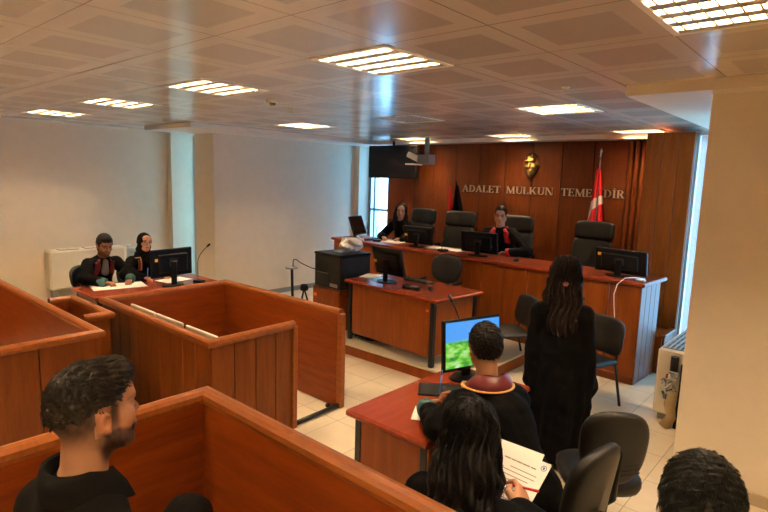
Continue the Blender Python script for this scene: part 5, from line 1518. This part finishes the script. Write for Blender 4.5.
# --- male judge
p = Person('person', 'male judge in a black robe with red collar and cuffs behind the bench', (-4.13, 7.50, 1.00), (-4.125, 7.30, 1.71), 196, hyaw=204, hpitch=-8, floor=ZJ, skin='warm', hres=.0025, S=1.0, HS=1.12)
bz = BZ + .03
p.arm(1, (-4.08, 7.00, bz + .02), pole=(-1, .3, -.5), fingers=(.9, -.35, 0), curl=.7); p.arm(-1, (-3.80, 6.98, bz + .02), pole=(1, .3, -.6), fingers=(-.95, -.2, 0), curl=.6)
p.el[-1] = V3(-3.56, 7.12, 1.24); p.el[1] = V3(-4.40, 7.12, 1.24)
p.body(); p.headmesh(bt=1.5); p.hands(); p.finish(); p.eyes()
p.hair_short(top=.018, side=.006, res=.004, n=900, ln=.022, wd=.0016, c=(.016, .011, .008), seed=4)
p.robe('robe', 'robe', sleeve=(.085, .072, .058), fold=.009, cuffs='red', seed=12, slen=.92, shoulder=.082, bulk=1.02)
p.collar('red', w=.085, r=.082, rise=.03, front=.22, thick=.02)

# --- woman judge
p = Person('person', 'long-haired woman in black behind the left part of the bench', (-6.06, 7.50, .98), (-6.09, 7.33, 1.66), 196, hyaw=212, hpitch=-3, hroll=-4, floor=ZJ, skin='fair', fem=True, hres=.0025, S=.98, HS=1.06)
p.arm(1, (-6.24, 7.04, bz + .02), pole=(-1, .3, -.5), fingers=(.8, -.6, 0), curl=.5); p.arm(-1, (-5.80, 7.02, bz + .03), pole=(1, .3, -.6), fingers=(-.8, -.5, 0), curl=.7)
p.body(); p.headmesh(bt=1.5); p.hands(); p.finish(); p.eyes()
p.hair_long(length=.36, n=700, wave=.012, vol=.012, spread=.06, c=(.014, .009, .008), wd=.0022, seg=12, seed=8, back=.04)
p.robe('robe', 'robe', sleeve=(.08, .072, .068), fold=.006, seed=14, torso=(.15, .135, .145, .11))

# --- man at the left table
p = Person('person', 'short-haired man in a black robe with maroon collar writing at the left table', (-7.66, 2.86, .60), (-7.42, 2.885, 1.235), -84, hyaw=-92, hpitch=-18, floor=0., skin='tan', hres=.0025, S=1.0, HS=1.12)
p.arm(-1, (-7.10, 3.06, .80), pole=(0, 1, -.4), fingers=(.85, -.55, -.05), curl=.7); p.arm(1, (-7.10, 2.74, .80), pole=(.2, -1, -.4), fingers=(.75, .65, 0), curl=.7)
p.body(); p.headmesh(bt=1.5, beard=.55, fade=.5); p.hands(); p.finish(); p.eyes()
p.hair_short(top=.020, side=.009, res=.004, n=900, ln=.022, wd=.0016, c=(.010, .008, .007), seed=5, quiff=.006)
p.robe('robe', 'robe', sleeve=(.082, .074, .058), fold=.010, cuffs='teal', seed=16, slen=.88, bulk=1.02, shoulder=.08)
p.collar('maroon', w=.075, r=.074, rise=.02, front=.22)
F = Field(p.chest - .25, p.chest + .3, .010); F.cone(p.neckb + p.fw * .085 + V3(0, 0, -.03), p.chest + p.fw * .135, .038, .05, .0, flat=(p.fw, 1.6)); V, Q = F.mesh(1); p.part('shirt', V, Q, M['greyshirt'])

# --- woman in a headscarf at the left table
p = Person('person', 'woman in a black headscarf and robe writing at the left table', (-7.62, 3.46, .58), (-7.44, 3.42, 1.235), -84, hyaw=-92, hpitch=2, hroll=-6, floor=0., skin='fair', fem=True, hres=.0025, S=.96, HS=1.04)
p.arm(1, (-7.14, 3.26, .80), pole=(.2, -1, -.4), fingers=(.85, .35, 0), curl=.8); p.arm(-1, (-7.20, 3.62, .80), pole=(0, 1, -.4), fingers=(.85, -.4, 0), curl=.6)
p.body(); p.headmesh(bt=1.5, lip=(.42, .03, .04)); p.hands(); p.finish(); p.eyes()
F = Field((-.19, -.18, -.30), (.19, .16, .17), .006)
F.ell((0, -.014, .028), (.088, .110, .102), k=0).cone((0, .0, -.03), (0, -.02, -.14), .084, .075, .03).cone((0, -.02, -.12), (0, -.03, -.22), .085, .125, .05, flat=((0, 1, 0), 1.2))
F.ell((0, .105, -.026), (.047, .075, .066), k=.022, op='sub')
F.near(lambda P: .004 * np.sin(P[:, 2] * 70 + 25 * np.abs(P[:, 0]) + 3 * wob(P, 12, 3)) * sstep(.04, -.05, P[:, 2]) + .002 * wob(P, 50, 2))
V, Q = F.mesh(1); p.part('headscarf', p.H(V), Q, M['robe'])
p.robe('robe', 'robe', sleeve=(.078, .07, .062), fold=.008, seed=18, slen=.90, bulk=1.0, torso=(.15, .14, .15, .115))
p.collar('maroon', w=.06, r=.085, rise=.0, front=.22)
p.collar('goldtrim', w=.014, r=.115, rise=-.02, front=.20, name='collar_trim')
pen('blue pen in the hand of the woman in the headscarf', (-7.05, 3.27, .79), (-7.10, 3.30, .93), M['bluep'])
